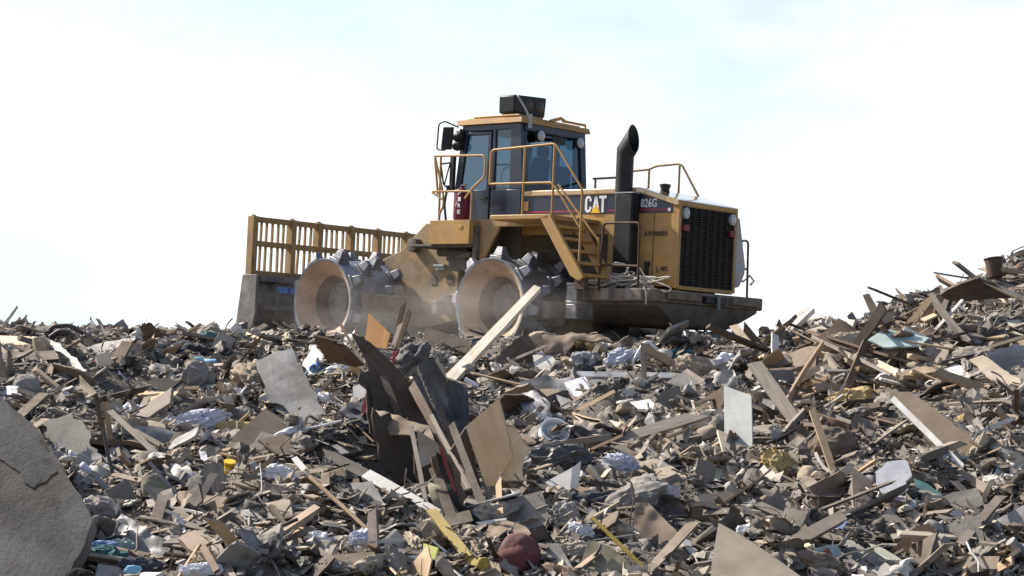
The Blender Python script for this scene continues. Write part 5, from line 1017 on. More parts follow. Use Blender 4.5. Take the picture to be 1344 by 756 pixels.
sheet('plaster_slab', 'white speckled plaster slab broken like a puzzle piece', 'plaster', 'speckled', [(1149, 619), (1164, 606), (1190, 604), (1197, 624), (1192, 642), (1180, 650), (1202, 658), (1206, 680), (1196, 690), (1182, 672), (1174, 656), (1158, 646), (1150, 632)], (-.2, -.8, .55), .03, rag=.5, short='the speckled slab')
sheet('panel', 'dark teal painted panel beside the speckled plaster slab', 'panel', 'teal_dark', [(1199, 628), (1216, 634), (1236, 649), (1220, 664), (1206, 654)], MID, .015)
sheet('panel', 'upper of two dark grey panels on the lower right slope', 'panel', 'concrete_dark', [(1218, 664), (1250, 646), (1282, 640), (1292, 668), (1246, 684)], MID, .025, rag=.3, short='the upper dark grey panel')
sheet('panel', 'lower of two dark grey panels on the lower right slope', 'panel', 'concrete_dark', [(1228, 690), (1286, 676), (1293, 716), (1242, 724)], MID, .025, rag=.3, short='the lower dark grey panel')
sheet('board', 'smooth grey board poking out at the bottom edge below the blue scrap', 'board', 'concrete', [(1091, 716), (1106, 700), (1182, 752), (1160, 775), (1140, 770)], UP, .03, short='the smooth grey board')
sheet('board', 'pale green torn board behind the smooth grey board', 'board', 'green_pale', [(1138, 712), (1160, 720), (1183, 734), (1184, 756), (1160, 740)], MID, .02, rag=.2)
lump('tarpaulin', 'brown cloth heap at the bottom edge beside the smooth grey board', 'cloth', 'cloth_brown', 1070, 744, 60, 34, -10, .8, 1.8)
pipe('hose', 'thin black hose running down beside the brown cloth heap', 'hose', 'plastic_black', [(1049, 637), (1062, 660), (1076, 690), (1088, 708)], 4)
sheet('plastic_sheet', 'small bright blue plastic scrap above the smooth grey board', 'plastic', 'cloth_blue', [(1087, 687), (1104, 685), (1112, 683), (1106, 694), (1096, 692)], MID, .01, warp=.2)
lump('carpet', 'big brown carpet hump on the right slope', 'carpet', 'cloth_brown', 1094, 588, 66, 52, -5, .4, 1.6, short='the brown carpet hump')
sheet('panel', 'grey plate at the right edge beyond the lower dark grey panel', 'panel', 'concrete', [(1308, 682), (1350, 660), (1350, 700), (1330, 698)], MID, .02)
stick('pipe', 'rolled grey tube at the right edge below the grey plate', 'tube', 'plastic_grey', (1352, 734), (1326, 710), 15, round_=True)
lump('foam', 'mustard foam piece near the top of the large brown grey board', 'foam', 'foam', 1268, 552, 24, 18, 0, .8, 3)
lump('rags', 'tan bundle of rags left of the brown carpet hump', 'rags', 'foam', 1022, 612, 38, 34, -35, .9, 2.6, short='the tan rag bundle')
stick('root', 'pale crooked root running down from the crest right of the machine', 'root', 'wood_grey', (1056, 534), (1006, 484), 6, round_=True, bend=.06)
lump('cloth', 'white plastic wrapped bundle at the left foot of the fan of boards', 'bundle', 'drywall', 1166, 448, 20, 12, 0, .8)
sheet('metal_sheet', 'crumpled grey sheet metal below the pale blue grey plaster sheet', 'sheet metal', 'metal_grey', [(676, 520), (700, 512), (722, 530), (715, 550), (690, 545)], UP, .01, warp=.3)
# ------------------------------------------------------------------ the rest of the countable rubbish
frnd = random.Random(21)
def plank_mesh(i):
    r = random.Random(500 + i); mb = MB(); k = 6; w = r.uniform(.07, .16); h = r.uniform(.018, .05); P = []; bow = r.gauss(0, .02)
    for j in range(k + 1):
        x = j / k - .5; z = bow * math.sin(math.pi * j / k); end = j in (0, k); q = [x + (r.gauss(0, .05) if end else 0) for _ in range(2)]; jw = w / 2 * (1 + r.gauss(0, .05))
        P += [(q[0], -jw, z - h / 2), (q[1], jw, z - h / 2), (q[1] + (r.gauss(0, .03) if end else 0), jw, z + h / 2), (q[0], -jw, z + h / 2)]
    f = [(0, 1, 2, 3), tuple(4 * k + q for q in (3, 2, 1, 0))]
    for j in range(k): f += [(4 * j + q, 4 * j + (q + 1) % 4, 4 * j + 4 + (q + 1) % 4, 4 * j + 4 + q) for q in range(4)]
    return mb.add(P, f).mesh('plank')
def panel_mesh(i):
    r = random.Random(900 + i); ar = r.uniform(.30, .72); P = [(-.5, -ar / 2), (.5, -ar / 2), (.5, ar / 2), (-.5, ar / 2)]; q = r.randrange(4)
    P = [(x * r.uniform(.9, 1.05), y * r.uniform(.9, 1.08)) for x, y in P]
    if r.random() < .6: a, b = P[q], P[(q + 1) % 4]; p_ = P[q - 1]; P[q:q + 1] = [(a[0] + (p_[0] - a[0]) * r.uniform(.15, .45), a[1] + (p_[1] - a[1]) * r.uniform(.15, .45)), (a[0] + (b[0] - a[0]) * r.uniform(.15, .45), a[1] + (b[1] - a[1]) * r.uniform(.15, .45))]
    n = len(P); tear = r.randrange(n); bm = bmesh.new(); vv = []
    for k, p in enumerate(P):
        b = P[(k + 1) % n]
        for j in range(8): t_ = j / 8; g_ = .014 if k == tear else .004; vv.append(bm.verts.new((p[0] + (b[0] - p[0]) * t_ + (r.gauss(0, g_) if j else 0), p[1] + (b[1] - p[1]) * t_ + (r.gauss(0, g_) if j else 0), 0)))
    bm.faces.new(vv); bmesh.ops.triangulate(bm, faces=bm.faces[:])
    for _ in range(2): bmesh.ops.subdivide_edges(bm, edges=[e for e in bm.edges if e.calc_length() > .12], cuts=1); bmesh.ops.triangulate(bm, faces=[q for q in bm.faces if len(q.verts) > 3])
    co = np.array([v.co[:] for v in bm.verts]); w = r.choice((0, 0, .1, .22)); z = vnoise(co * 2.4 + i, 5) * w
    for v, q in zip(bm.verts, z): v.co.z = q
    bmesh.ops.recalc_face_normals(bm, faces=bm.faces[:]); thicken(bm, r.choice((.03, .045, .06)))
    me = bpy.data.meshes.new('panel'); bm.to_mesh(me); bm.free(); return me
def chunk_mesh(i, sub=3):
    r = random.Random(1300 + i); bm = bmesh.new(); bmesh.ops.create_icosphere(bm, subdivisions=sub, radius=.5)
    pl = [(Vector((r.gauss(0, 1), r.gauss(0, 1), r.gauss(0, 1))).normalized(), r.uniform(.24, .40)) for _ in range(9)]
    for v in bm.verts:
        for n, d in pl:
            q = v.co.dot(n) - d
            if q > 0: v.co -= n * q
    co = np.array([v.co[:] for v in bm.verts]); z = vnoise(co * 6 + i, 5) * .025
    for v, q in zip(bm.verts, z): v.co *= 1 + q * 2
    me = bpy.data.meshes.new('chunk'); bm.to_mesh(me); bm.free(); return me
LIB = dict(plank=[plank_mesh(i) for i in range(14)], panel=[panel_mesh(i) for i in range(22)], chunk=[chunk_mesh(i) for i in range(9)], rag=[lump_mesh('rag', 40 + i, 4, .9 + .7 * (i * .37 % 1), 1.9 + 1.8 * (i * .61 % 1)) for i in range(18)])
for k, v in LIB.items():
    for me in v:
        me.materials.append(None); me.shade_smooth(); me.set_sharp_from_angle(angle=R(50 if k == 'rag' else 30))
def pole_mesh(i):
    r = random.Random(1700 + i); mb = MB(); b = r.gauss(0, .03); mb.tube([(j / 7 - .5, b * math.sin(math.pi * j / 7) + r.gauss(0, .004), r.gauss(0, .004)) for j in range(8)], [.014 * r.uniform(.8, 1.2)] * 8, 8); return mb.mesh('pole')
LIB['pole'] = [pole_mesh(i) for i in range(6)]
for me in LIB['pole']: me.materials.append(None); me.shade_smooth(); me.set_sharp_from_angle(angle=R(50))
KINDS = [  # lib, name, category, noun, [(material, colour words)], length px range, cross scale range, weight
    ('plank', 'plank', 'plank', 'plank', [('wood_grey', 'weathered grey'), ('wood_tan', 'tan'), ('wood_brown', 'dark brown'), ('wood_cream', 'pale cream'), ('whitepaint', 'white painted'), ('wood_char', 'blackened')], (40, 100), (.7, 1.5), 150),
    ('plank', 'wood_splinter', 'stick', 'splintered stick', [('wood_grey', 'grey'), ('wood_tan', 'tan'), ('wood_cream', 'pale'), ('wood_brown', 'brown')], (36, 80), (.3, .55), 70),
    ('plank', 'plank', 'plank', 'full length plank', [('wood_grey', 'weathered grey'), ('wood_brown', 'dark brown'), ('wood_tan', 'tan'), ('wood_dark', 'blackish brown')], (95, 150), (.5, 1.0), 40),
    ('panel', 'panel_scrap', 'board', 'large broken sheet', [('wood_brown', 'dark brown'), ('cardboard', 'brown'), ('concrete', 'grey'), ('wood_grey', 'weathered grey'), ('wood_dark', 'blackish brown')], (72, 112), (.8, 1.1), 30),
    ('panel', 'panel_scrap', 'board', 'broken board', [('ply_tan', 'tan'), ('wood_brown', 'dark brown'), ('cardboard', 'brown'), ('concrete', 'grey'), ('wood_grey', 'weathered grey')], (32, 74), (.8, 1.2), 110),
    ('panel', 'drywall_scrap', 'plaster board', 'piece of plaster board', [('drywall', 'dirty white'), ('drywall', 'chalky white'), ('teal', 'pale teal'), ('green_pale', 'pale green')], (24, 54), (.8, 1.2), 34),
    ('panel', 'cardboard_scrap', 'cardboard', 'piece of cardboard', [('cardboard', 'brown'), ('cardboard_pale', 'beige')], (30, 66), (.8, 1.2), 56),
    ('chunk', 'concrete_chunk', 'rubble', 'lump of concrete', [('concrete', 'grey'), ('drywall', 'chalky pale'), ('concrete_dark', 'dark grey'), ('cloth_beige', 'sandy')], (16, 42), (.7, 1.1), 60),
    ('rag', 'rag', 'rag', 'crumpled rag', [('cloth_grey', 'grey'), ('cloth_beige', 'beige'), ('cloth_brown', 'brown'), ('cloth_navy', 'navy'), ('insulation', 'fluffy cream')], (26, 56), (.5, .9), 50),
    ('rag', 'plastic_bag', 'bag', 'crumpled plastic bag', [('plastic_white', 'white'), ('plastic_black', 'black'), ('tarp_dark', 'charcoal'), ('plastic_grey', 'grey')], (18, 38), (.5, .9), 30),
    ('pole', 'pole', 'pipe', 'thin pipe', [('metal_grey', 'grey'), ('metal_dark', 'dark'), ('plastic_white', 'white'), ('rust', 'rusty')], (44, 100), (1, 1.8), 30)]
sky_y = lambda px: float(np.interp(px, CX, CY))
def near_hero(px, py, g_=0):
    for c, s, b in HERO:
        w, h = b[2] - b[0], b[3] - b[1]
        if b[0] + .15 * w - g_ < px < b[2] - .15 * w + g_ and b[1] + .1 * h - g_ * .5 < py < b[3] - .1 * h + g_ * .9: return True
    return False
LM = [(c, s) for c, s, b in HERO if s]
used = set(); spots = []; count = 0
jobs = [k for k in KINDS for _ in range(k[7])]; frnd.shuffle(jobs); jobs = [(k, 0) for k in jobs] + [(KINDS[0], 1)] * 45 + [(KINDS[4], 1)] * 24 + [(KINDS[1], 1)] * 20 + [(KINDS[2], 1)] * 26 + [(KINDS[3], 1)] * 14
for job, zone_ in jobs:
    lib, name, cat, noun, mats, ln, cs, _ = job
    for attempt in range(60):
        px = frnd.uniform(-10, 1354); sy = sky_y(px); py = sy + 4 + (765 - sy) * frnd.random() ** 1.15
        if zone_: px = frnd.uniform(985, 1350); sy = sky_y(px); py = sy + 2 + 130 * frnd.random()
        if zone_ and 1270 < px < 1335 and py < sy + 40: continue
        L_ = frnd.uniform(*ln)
        if near_hero(px, py, 0 if zone_ else L_ * .26): continue
        if 500 < px < 625 and 540 < py < 690 or (px > 1235 and 395 < py < 438): continue
        if any((px - a) ** 2 + ((py - b) * 1.3) ** 2 < (9 if zone_ else 14) ** 2 for a, b in spots): continue
        mm, cw = frnd.choice([q for q in mats if not zone_ or 'cream' not in q[1] and 'white' not in q[1] and 'pale' not in q[1]])
        near = sorted(LM, key=lambda q: (q[0][0] - px) ** 2 + ((q[0][1] - py) * 1.6) ** 2)[:4]
        label = None
        size = 'long' if L_ > ln[0] + .66 * (ln[1] - ln[0]) else ('short' if L_ < ln[0] + .33 * (ln[1] - ln[0]) else '')
        for A in near[:3]:
            dx, dy = px - A[0][0], py - A[0][1]
            rel = 'just above' if dy < -abs(dx) * .6 else ('just below' if dy > abs(dx) * .6 else 'beside')
            if (dx * dx + dy * dy) ** .5 > 70: rel = rel.replace('just above', 'uphill from').replace('just below', 'downhill from').replace('beside', 'on the slope off')
            for sz in ((size,) if size else ('',)):
                t_ = f'{sz} {cw} {noun} {rel} {A[1]}'.strip(); key = t_
                if key not in used and len(t_.split()) <= 16: label = t_; break
            if label: break
        if not label: continue
        for B in near[1:]:
            if label.endswith(B[1]): continue
            break
        used.add(label); spots.append((px, py)); break
    else: continue
    g = at(px, py); s = g.y / F_PX; Lm = L_ * s
    me = frnd.choice(LIB[lib]); o = bpy.data.objects.new(name, me); COL.objects.link(o)
    o.material_slots[0].link = 'OBJECT'; o.material_slots[0].material = M[mm]
    yaw = frnd.uniform(-math.pi, math.pi)
    k = frnd.uniform(*cs)
    if lib in ('plank', 'pole'):
        o.scale = (Lm * 1.15, Lm * k if lib == 'plank' else Lm * k, Lm * k); tilt = frnd.gauss(0, .22) if frnd.random() < .92 or py < sky_y(px) + 25 else frnd.uniform(.5, 1.0); roll = frnd.gauss(0, .6)
        o.rotation_euler = Euler((roll + .3, -tilt, yaw))
        lift = Lm * .5 * abs(math.sin(tilt)) * .7 + .02
    elif lib == 'panel':
        o.scale = (Lm, Lm * k, Lm * .9); o.rotation_euler = Euler((frnd.gauss(.5, .4), frnd.gauss(-.15, .3), frnd.gauss(0, 1.2))); lift = Lm * .12
    elif lib == 'chunk':
        o.scale = (Lm, Lm * k, Lm * k); o.rotation_euler = Euler((frnd.uniform(0, 6), frnd.uniform(0, 6), yaw)); lift = Lm * .22
    else:
        o.scale = (Lm * .55 * frnd.uniform(.8, 1.3), Lm * .5 * k * frnd.uniform(.6, 1.1), Lm * .5 * k * frnd.uniform(.35, .8)); o.rotation_euler = Euler((frnd.gauss(0, .4), frnd.gauss(0, .4), yaw)); lift = Lm * .12
    o.location = g + Vector((0, 0, lift)); count += 1
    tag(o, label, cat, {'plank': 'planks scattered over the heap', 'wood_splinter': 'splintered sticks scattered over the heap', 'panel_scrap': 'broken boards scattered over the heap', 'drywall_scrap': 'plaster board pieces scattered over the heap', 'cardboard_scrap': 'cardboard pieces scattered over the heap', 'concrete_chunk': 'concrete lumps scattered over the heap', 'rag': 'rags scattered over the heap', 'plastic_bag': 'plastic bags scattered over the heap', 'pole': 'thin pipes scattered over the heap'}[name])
print('fillers', count, 'heroes', len(HERO))

# ------------------------------------------------------------------ what nobody could count: small rubble, splinters, scraps
def tint_mat(name, rough=.9, bump=.4, bscale=60, spec=.25):
    m = mat(name, (1, 1, 1), rough=rough, bump=bump, bscale=bscale, dust=.5, vary=0, spec=spec); t = m.node_tree
    a = t.nodes.new('ShaderNodeAttribute'); a.attribute_name = 'tint'
    mix = [n for n in t.nodes if n.type == 'MIX'][0]
    mu = t.nodes.new('ShaderNodeMix'); mu.data_type = 'RGBA'; mu.blend_type = 'MULTIPLY'; mu.inputs[0].default_value = 1
    mix.inputs[6].default_value = (1, 1, 1, 1); mix.inputs[7].default_value = (.68, .66, .64, 1)
    to = [l.to_socket for l in mix.outputs[2].links]
    t.links.new(mix.outputs[2], mu.inputs[6]); t.links.new(a.outputs['Color'], mu.inputs[7])
    for q in to: t.links.new(mu.outputs[2], q)
    return m
def rotmats(n, tilt):
    yaw = nrs.uniform(0, 2 * np.pi, n); a = nrs.normal(0, tilt, n); b = nrs.normal(0, tilt, n)
    cy, sy = np.cos(yaw), np.sin(yaw); ca, sa = np.cos(a), np.sin(a); cb, sb = np.cos(b), np.sin(b); o = np.ones(n); z = np.zeros(n)
    Rz = np.stack([cy, -sy, z, sy, cy, z, z, z, o], -1).reshape(n, 3, 3); Rx = np.stack([o, z, z, z, ca, -sa, z, sa, ca], -1).reshape(n, 3, 3); Ry = np.stack([cb, z, sb, z, o, z, -sb, z, cb], -1).reshape(n, 3, 3)
    Rg = np.zeros((n, 3, 3)); g_ = .26; Rg[:] = [[1, 0, 0], [0, math.cos(g_), -math.sin(g_)], [0, math.sin(g_), math.cos(g_)]]
    return Rg @ Rx @ Ry @ Rz
def positions(n, soil=0):
    y = nrs.uniform(12.6, 31.5, int(n * 4.4)); x = nrs.uniform(-1, 1, len(y)) * (y * .256 + 4.6)
    dens = .55 + .45 * n2(x, y, 1.1, 9)
    k = nrs.uniform(0, 1, len(y)) < dens * (1 - soil * np.clip((n2(x, y, 1.25, 41) + .5 * n2(x, y, .5, 42) - .05) * 4, 0, .93)); n = int(n * 1.65); x, y = x[k][:n], y[k][:n]
    return x, y
def covered(x, y, z):
    zc = y * CP + z * SP; px = 672 + F_PX * x / zc; py = 378 - F_PX * (-y * SP + z * CP) / zc; hit = np.zeros(len(x), bool)
    for P in HPOLY:
        q = np.array(P, float); q = q.mean(0) + (q - q.mean(0)) * .84; m_ = (px > q[:, 0].min()) & (px < q[:, 0].max()) & (py > q[:, 1].min()) & (py < q[:, 1].max())
        if not m_.any(): continue
        ins = np.zeros(m_.sum(), bool); a, b = px[m_], py[m_]
        for i in range(len(q)):
            x0, y0 = q[i]; x1, y1 = q[(i + 1) % len(q)]
            c = ((y0 > b) != (y1 > b)) & (a < (x1 - x0) * (b - y0) / (y1 - y0 + 1e-9) + x0); ins ^= c
        hit[np.nonzero(m_)[0][ins]] = True
    return hit
def scatter(name, tmpl, n, size, pal, weights, tilt, lift, matl, aspect=None, cl=0, soil=0, smooth=False):
    """tmpl: list of (V, F) unit pieces; every piece gets its own size, turn and colour"""
    x, y = positions(n, soil); z = height(x, y); keep = ~(covered(x, y, z) & (nrs.uniform(0, 1, len(x)) < .85)); x, y, z = x[keep], y[keep], z[keep]; n = len(x); sz = np.exp(nrs.normal(math.log(size[0]), size[1], n)); sz = np.clip(sz, size[0] * .3, size[2])
    Rm = rotmats(n, tilt); pal = np.array(pal); zone = n2(x, y, 1.7, 31) + .6 * n2(x, y, .6, 32)
    wts = np.array(weights, float)[None, :] * np.exp(cl * zone[:, None] * np.linspace(-1, 1, len(pal))[None, :]); wts = np.cumsum(wts / wts.sum(1, keepdims=True), 1)
    ci = (nrs.uniform(0, 1, n)[:, None] > wts).sum(1); ci = np.clip(ci, 0, len(pal) - 1); col = pal[ci] * nrs.uniform(.52, 1.18, n)[:, None]
    which = nrs.randint(0, len(tmpl), n); VV = []; FF = []; CC = []; base = 0
    for k, (tv, tf) in enumerate(tmpl):
        idx = np.nonzero(which == k)[0]
        if not len(idx): continue
        sc3 = np.ones((len(idx), 3)) * sz[idx, None]
        if aspect: sc3 = sc3 * nrs.uniform(aspect[0], aspect[1], (len(idx), 3))
        P = np.einsum('nij,nvj->nvi', Rm[idx], tv[None] * sc3[:, None, :]); c = np.stack([x[idx], y[idx], z[idx] + sz[idx] * lift], -1); P = P + c[:, None, :]
        m_ = tv.shape[0]; VV.append(P.reshape(-1, 3)); FF.append((tf[None] + (np.arange(len(idx)) * m_)[:, None, None]).reshape(-1, tf.shape[1]) + base); CC.append(np.repeat(col[idx], m_, 0)); base += len(idx) * m_
    me = np_mesh(name, np.concatenate(VV), np.concatenate(FF), np.clip(np.concatenate(CC), 0, .9)); me.shade_smooth() if smooth else me.shade_flat(); me.materials.append(matl); o = bpy.data.objects.new(name, me); COL.objects.link(o); tag(o, kind='stuff'); return o
def box_t(l, w, h, r):
    v = np.array([(x * l / 2, y * w / 2, z * h / 2) for z in (-1, 1) for y in (-1, 1) for x in (-1, 1)], float) + np.array([[r.gauss(0, l * .05), r.gauss(0, w * .06), r.gauss(0, h * .06)] for _ in range(8)])
    f = np.array([(0, 2, 3, 1), (4, 5, 7, 6), (0, 1, 5, 4), (2, 6, 7, 3), (0, 4, 6, 2), (1, 3, 7, 5)]); return v, f
def tri(me): 
    bm = bmesh.new(); bm.from_mesh(me); bmesh.ops.triangulate(bm, faces=bm.faces[:]); v = np.array([q.co[:] for q in bm.verts]); f = np.array([[w.index for w in q.verts] for q in bm.faces]); bm.free(); return v, f
def flake_t(r, warp, n=4):
    g_ = [[(i / n - .5 + r.gauss(0, .03), (j / n - .5) * .8 + r.gauss(0, .03), 0) for i in range(n + 1)] for j in range(n + 1)]
    v = np.array(g_).reshape(-1, 3); cut = r.uniform(-.5, .5); rot = r.uniform(0, 6.28)
    v[:, 0] = np.clip(v[:, 0] + .35 * np.sign(v[:, 0]) * (np.abs(v[:, 1]) - .2) * r.uniform(-1, 1), -.55, .55)
    o = r.uniform(0, 90); v[:, 2] = vnoise(v * 2.6 + o, 6) * warp + vnoise(v * 6 + o, 7) * warp * .4
    f = np.array([(j * (n + 1) + i, j * (n + 1) + i + 1, (j + 1) * (n + 1) + i + 1, (j + 1) * (n + 1) + i) for j in range(n) for i in range(n)])
    return v, f
r = random.Random(77)
def shard_t(r):
    bm = bmesh.new(); fx, fy, fz = r.uniform(.7, 1.2), r.uniform(.4, 1), r.uniform(.12, .6)
    for _ in range(9): d = Vector((r.gauss(0, 1), r.gauss(0, 1), r.gauss(0, 1))).normalized() * .5; bm.verts.new((d.x * fx, d.y * fy, d.z * fz))
    h = bmesh.ops.convex_hull(bm, input=bm.verts[:]); bmesh.ops.delete(bm, geom=h['geom_interior'], context='VERTS')
    bmesh.ops.recalc_face_normals(bm, faces=bm.faces[:]); bmesh.ops.triangulate(bm, faces=bm.faces[:]); bm.verts.index_update()
    v = np.array([q.co[:] for q in bm.verts]); f = np.array([[w.index for w in q.verts] for q in bm.faces]); bm.free(); return v, f
rub = [shard_t(r) for i in range(24)]
spl = [box_t(1, r.uniform(.05, .14), r.uniform(.025, .06), r) for i in range(14)]
slab = [box_t(1, r.uniform(.45, .9), r.uniform(.06, .2), r) for i in range(10)]
fl = [flake_t(r, r.uniform(.12, .5)) for i in range(16)]
GREY = [(.055, .05, .045), (.12, .105, .09), (.19, .17, .145), (.28, .25, .215), (.42, .38, .33), (.70, .66, .60)]
WOOD = [(.06, .042, .03), (.13, .085, .055), (.21, .16, .12), (.32, .235, .155), (.48, .36, .24), (.72, .62, .48)]
MIX = [(.035, .035, .04), (.14, .10, .075), (.24, .21, .18), (.38, .29, .19), (.62, .56, .48), (.80, .79, .77), (.82, .82, .84), (.55, .60, .72), (.10, .22, .45), (.45, .06, .05), (.62, .42, .08), (.14, .2, .14)]
tm = tint_mat('small_rubble'); tw = tint_mat('small_wood'); tp = tint_mat('small_scrap', .7, .15)
scatter('rubble', rub, 120000, (.024, .7, .15), GREY, [3.4, 3.4, 3, 2.0, 1.1, .5], .7, .12, tm, (.6, 1.3), .9)
scatter('broken_slab_rubble', slab, 20000, (.060, .6, .28), GREY, [2, 2.6, 2.6, 2.0, 1.3, .9], .42, .15, tm, (.7, 1.2), .9, .9)
scatter('wood_debris', spl, 40000, (.115, .65, .8), WOOD, [2.4, 2.6, 2.4, 1.8, 1.2, .6], .28, .07, tw, (.7, 1.3), .6, .85)
scatter('litter', fl, 26000, (.058, .65, .30), MIX, [1.8, 2.6, 2.8, 2.0, 1.8, 1.6, .8, .10, .05, .05, .05, .15], .5, .15, tp, (.6, 1.2), .5, .9)

def strip_t(r):
    k = 7; p = np.zeros(3); d = np.array([1., 0, 0]); P = []; w = r.uniform(.012, .03)
    for j in range(k + 1):
        P.append(p.copy()); d = d + np.array([r.gauss(0, .35), r.gauss(0, .45), r.gauss(0, .25)]); d /= np.linalg.norm(d); p = p + d / k
    P = np.array(P) - np.mean(P, 0); P[:, 2] = np.clip(P[:, 2], -.1, .2); q = np.array([0, w, w * .3]); v = np.concatenate([P - q, P + q, P + np.array([0, 0, w * 1.2])]); n = k + 1
    f = []
    for j in range(k): f += [(j, j + 1, n + j + 1, n + j), (n + j, n + j + 1, 2 * n + j + 1, 2 * n + j), (2 * n + j, 2 * n + j + 1, j + 1, j)]
    return v, np.array(f)
def rag_t(i):
    me = lump_mesh('q', 300 + i, 3, 1.5, 2.0 + (i % 4) * .5); v, f = tri(me); bpy.data.meshes.remove(me); return v * np.array([.5, .35, .22]), f
STRIP = [(.04, .036, .033), (.12, .09, .07), (.25, .21, .17), (.40, .33, .25), (.62, .58, .52), (.80, .79, .76)]
CLOTH = [(.06, .055, .05), (.15, .12, .095), (.25, .22, .185), (.36, .31, .25), (.52, .47, .40), (.72, .69, .64)]
scatter('fibre_debris', [strip_t(r) for i in range(18)], 16000, (.17, .55, .7), STRIP, [2, 2, 2, 1.6, 1.2, .8], .3, .1, tp, (.8, 1.2), .3, .5)
scatter('cloth_litter', [rag_t(i) for i in range(14)], 2200, (.085, .5, .26), CLOTH, [1.6, 2, 2.4, 2, 1.6, 1.0], .4, .1, tp, (.6, 1.4), .6, .6)
scatter('film_litter', [flake_t(r, r.uniform(.2, .36), 7) for i in range(14)], 3000, (.12, .5, .36), CLOTH, [1.6, 2, 2.2, 2, 1.6, 1.2], .5, .15, tp, (.6, 1.3), .6, .4, True)

# ------------------------------------------------------------------ dust stirred up round the drums
dmb = MB(); dmb.lathe([(0, -.9), (.5, -.85), (.85, -.5), (1, 0), (.85, .5), (.5, .85), (0, .9)], (0, 0, 0), 24, 2, 1)
dme = dmb.mesh('dust_cloud'); dm_ = bpy.data.materials.new('dust'); dm_.use_nodes = True; t = dm_.node_tree; t.nodes.remove(t.nodes['Principled BSDF'])
pv = t.nodes.new('ShaderNodeVolumePrincipled'); pv.inputs['Color'].default_value = (.78, .72, .66, 1); co = t.nodes.new('ShaderNodeTexCoord'); ln = t.nodes.new('ShaderNodeVectorMath'); ln.operation = 'LENGTH'
f1 = t.nodes.new('ShaderNodeMapRange'); f1.inputs[1].default_value = .95; f1.inputs[2].default_value = .1; f1.inputs[3].default_value = 0; f1.inputs[4].default_value = 1
nz = t.nodes.new('ShaderNodeTexNoise'); nz.inputs['Scale'].default_value = 2.2; nz.inputs['Detail'].default_value = 3; f2 = t.nodes.new('ShaderNodeMapRange'); f2.inputs[1].default_value = .38; f2.inputs[2].default_value = .7; f2.inputs[4].default_value = .42
mu = t.nodes.new('ShaderNodeMath'); mu.operation = 'MULTIPLY'
t.links.new(co.outputs['Object'], ln.inputs[0]); t.links.new(ln.outputs['Value'], f1.inputs[0]); t.links.new(co.outputs['Object'], nz.inputs['Vector']); t.links.new(nz.outputs[0], f2.inputs[0]); t.links.new(f1.outputs[0], mu.inputs[0]); t.links.new(f2.outputs[0], mu.inputs[1]); t.links.new(mu.outputs[0], pv.inputs['Density']); t.links.new(pv.outputs[0], t.nodes['Material Output'].inputs['Volume'])
do = link('dust_cloud', dme, dm_, None, 60); do.location = (-1.2, 29.9, 1.35); do.scale = (3.2, 1.5, .85); tag(do, kind='stuff')
sc.cycles.volume_bounces = 1; sc.cycles.volume_step_rate = 3; sc.cycles.volume_max_steps = 64

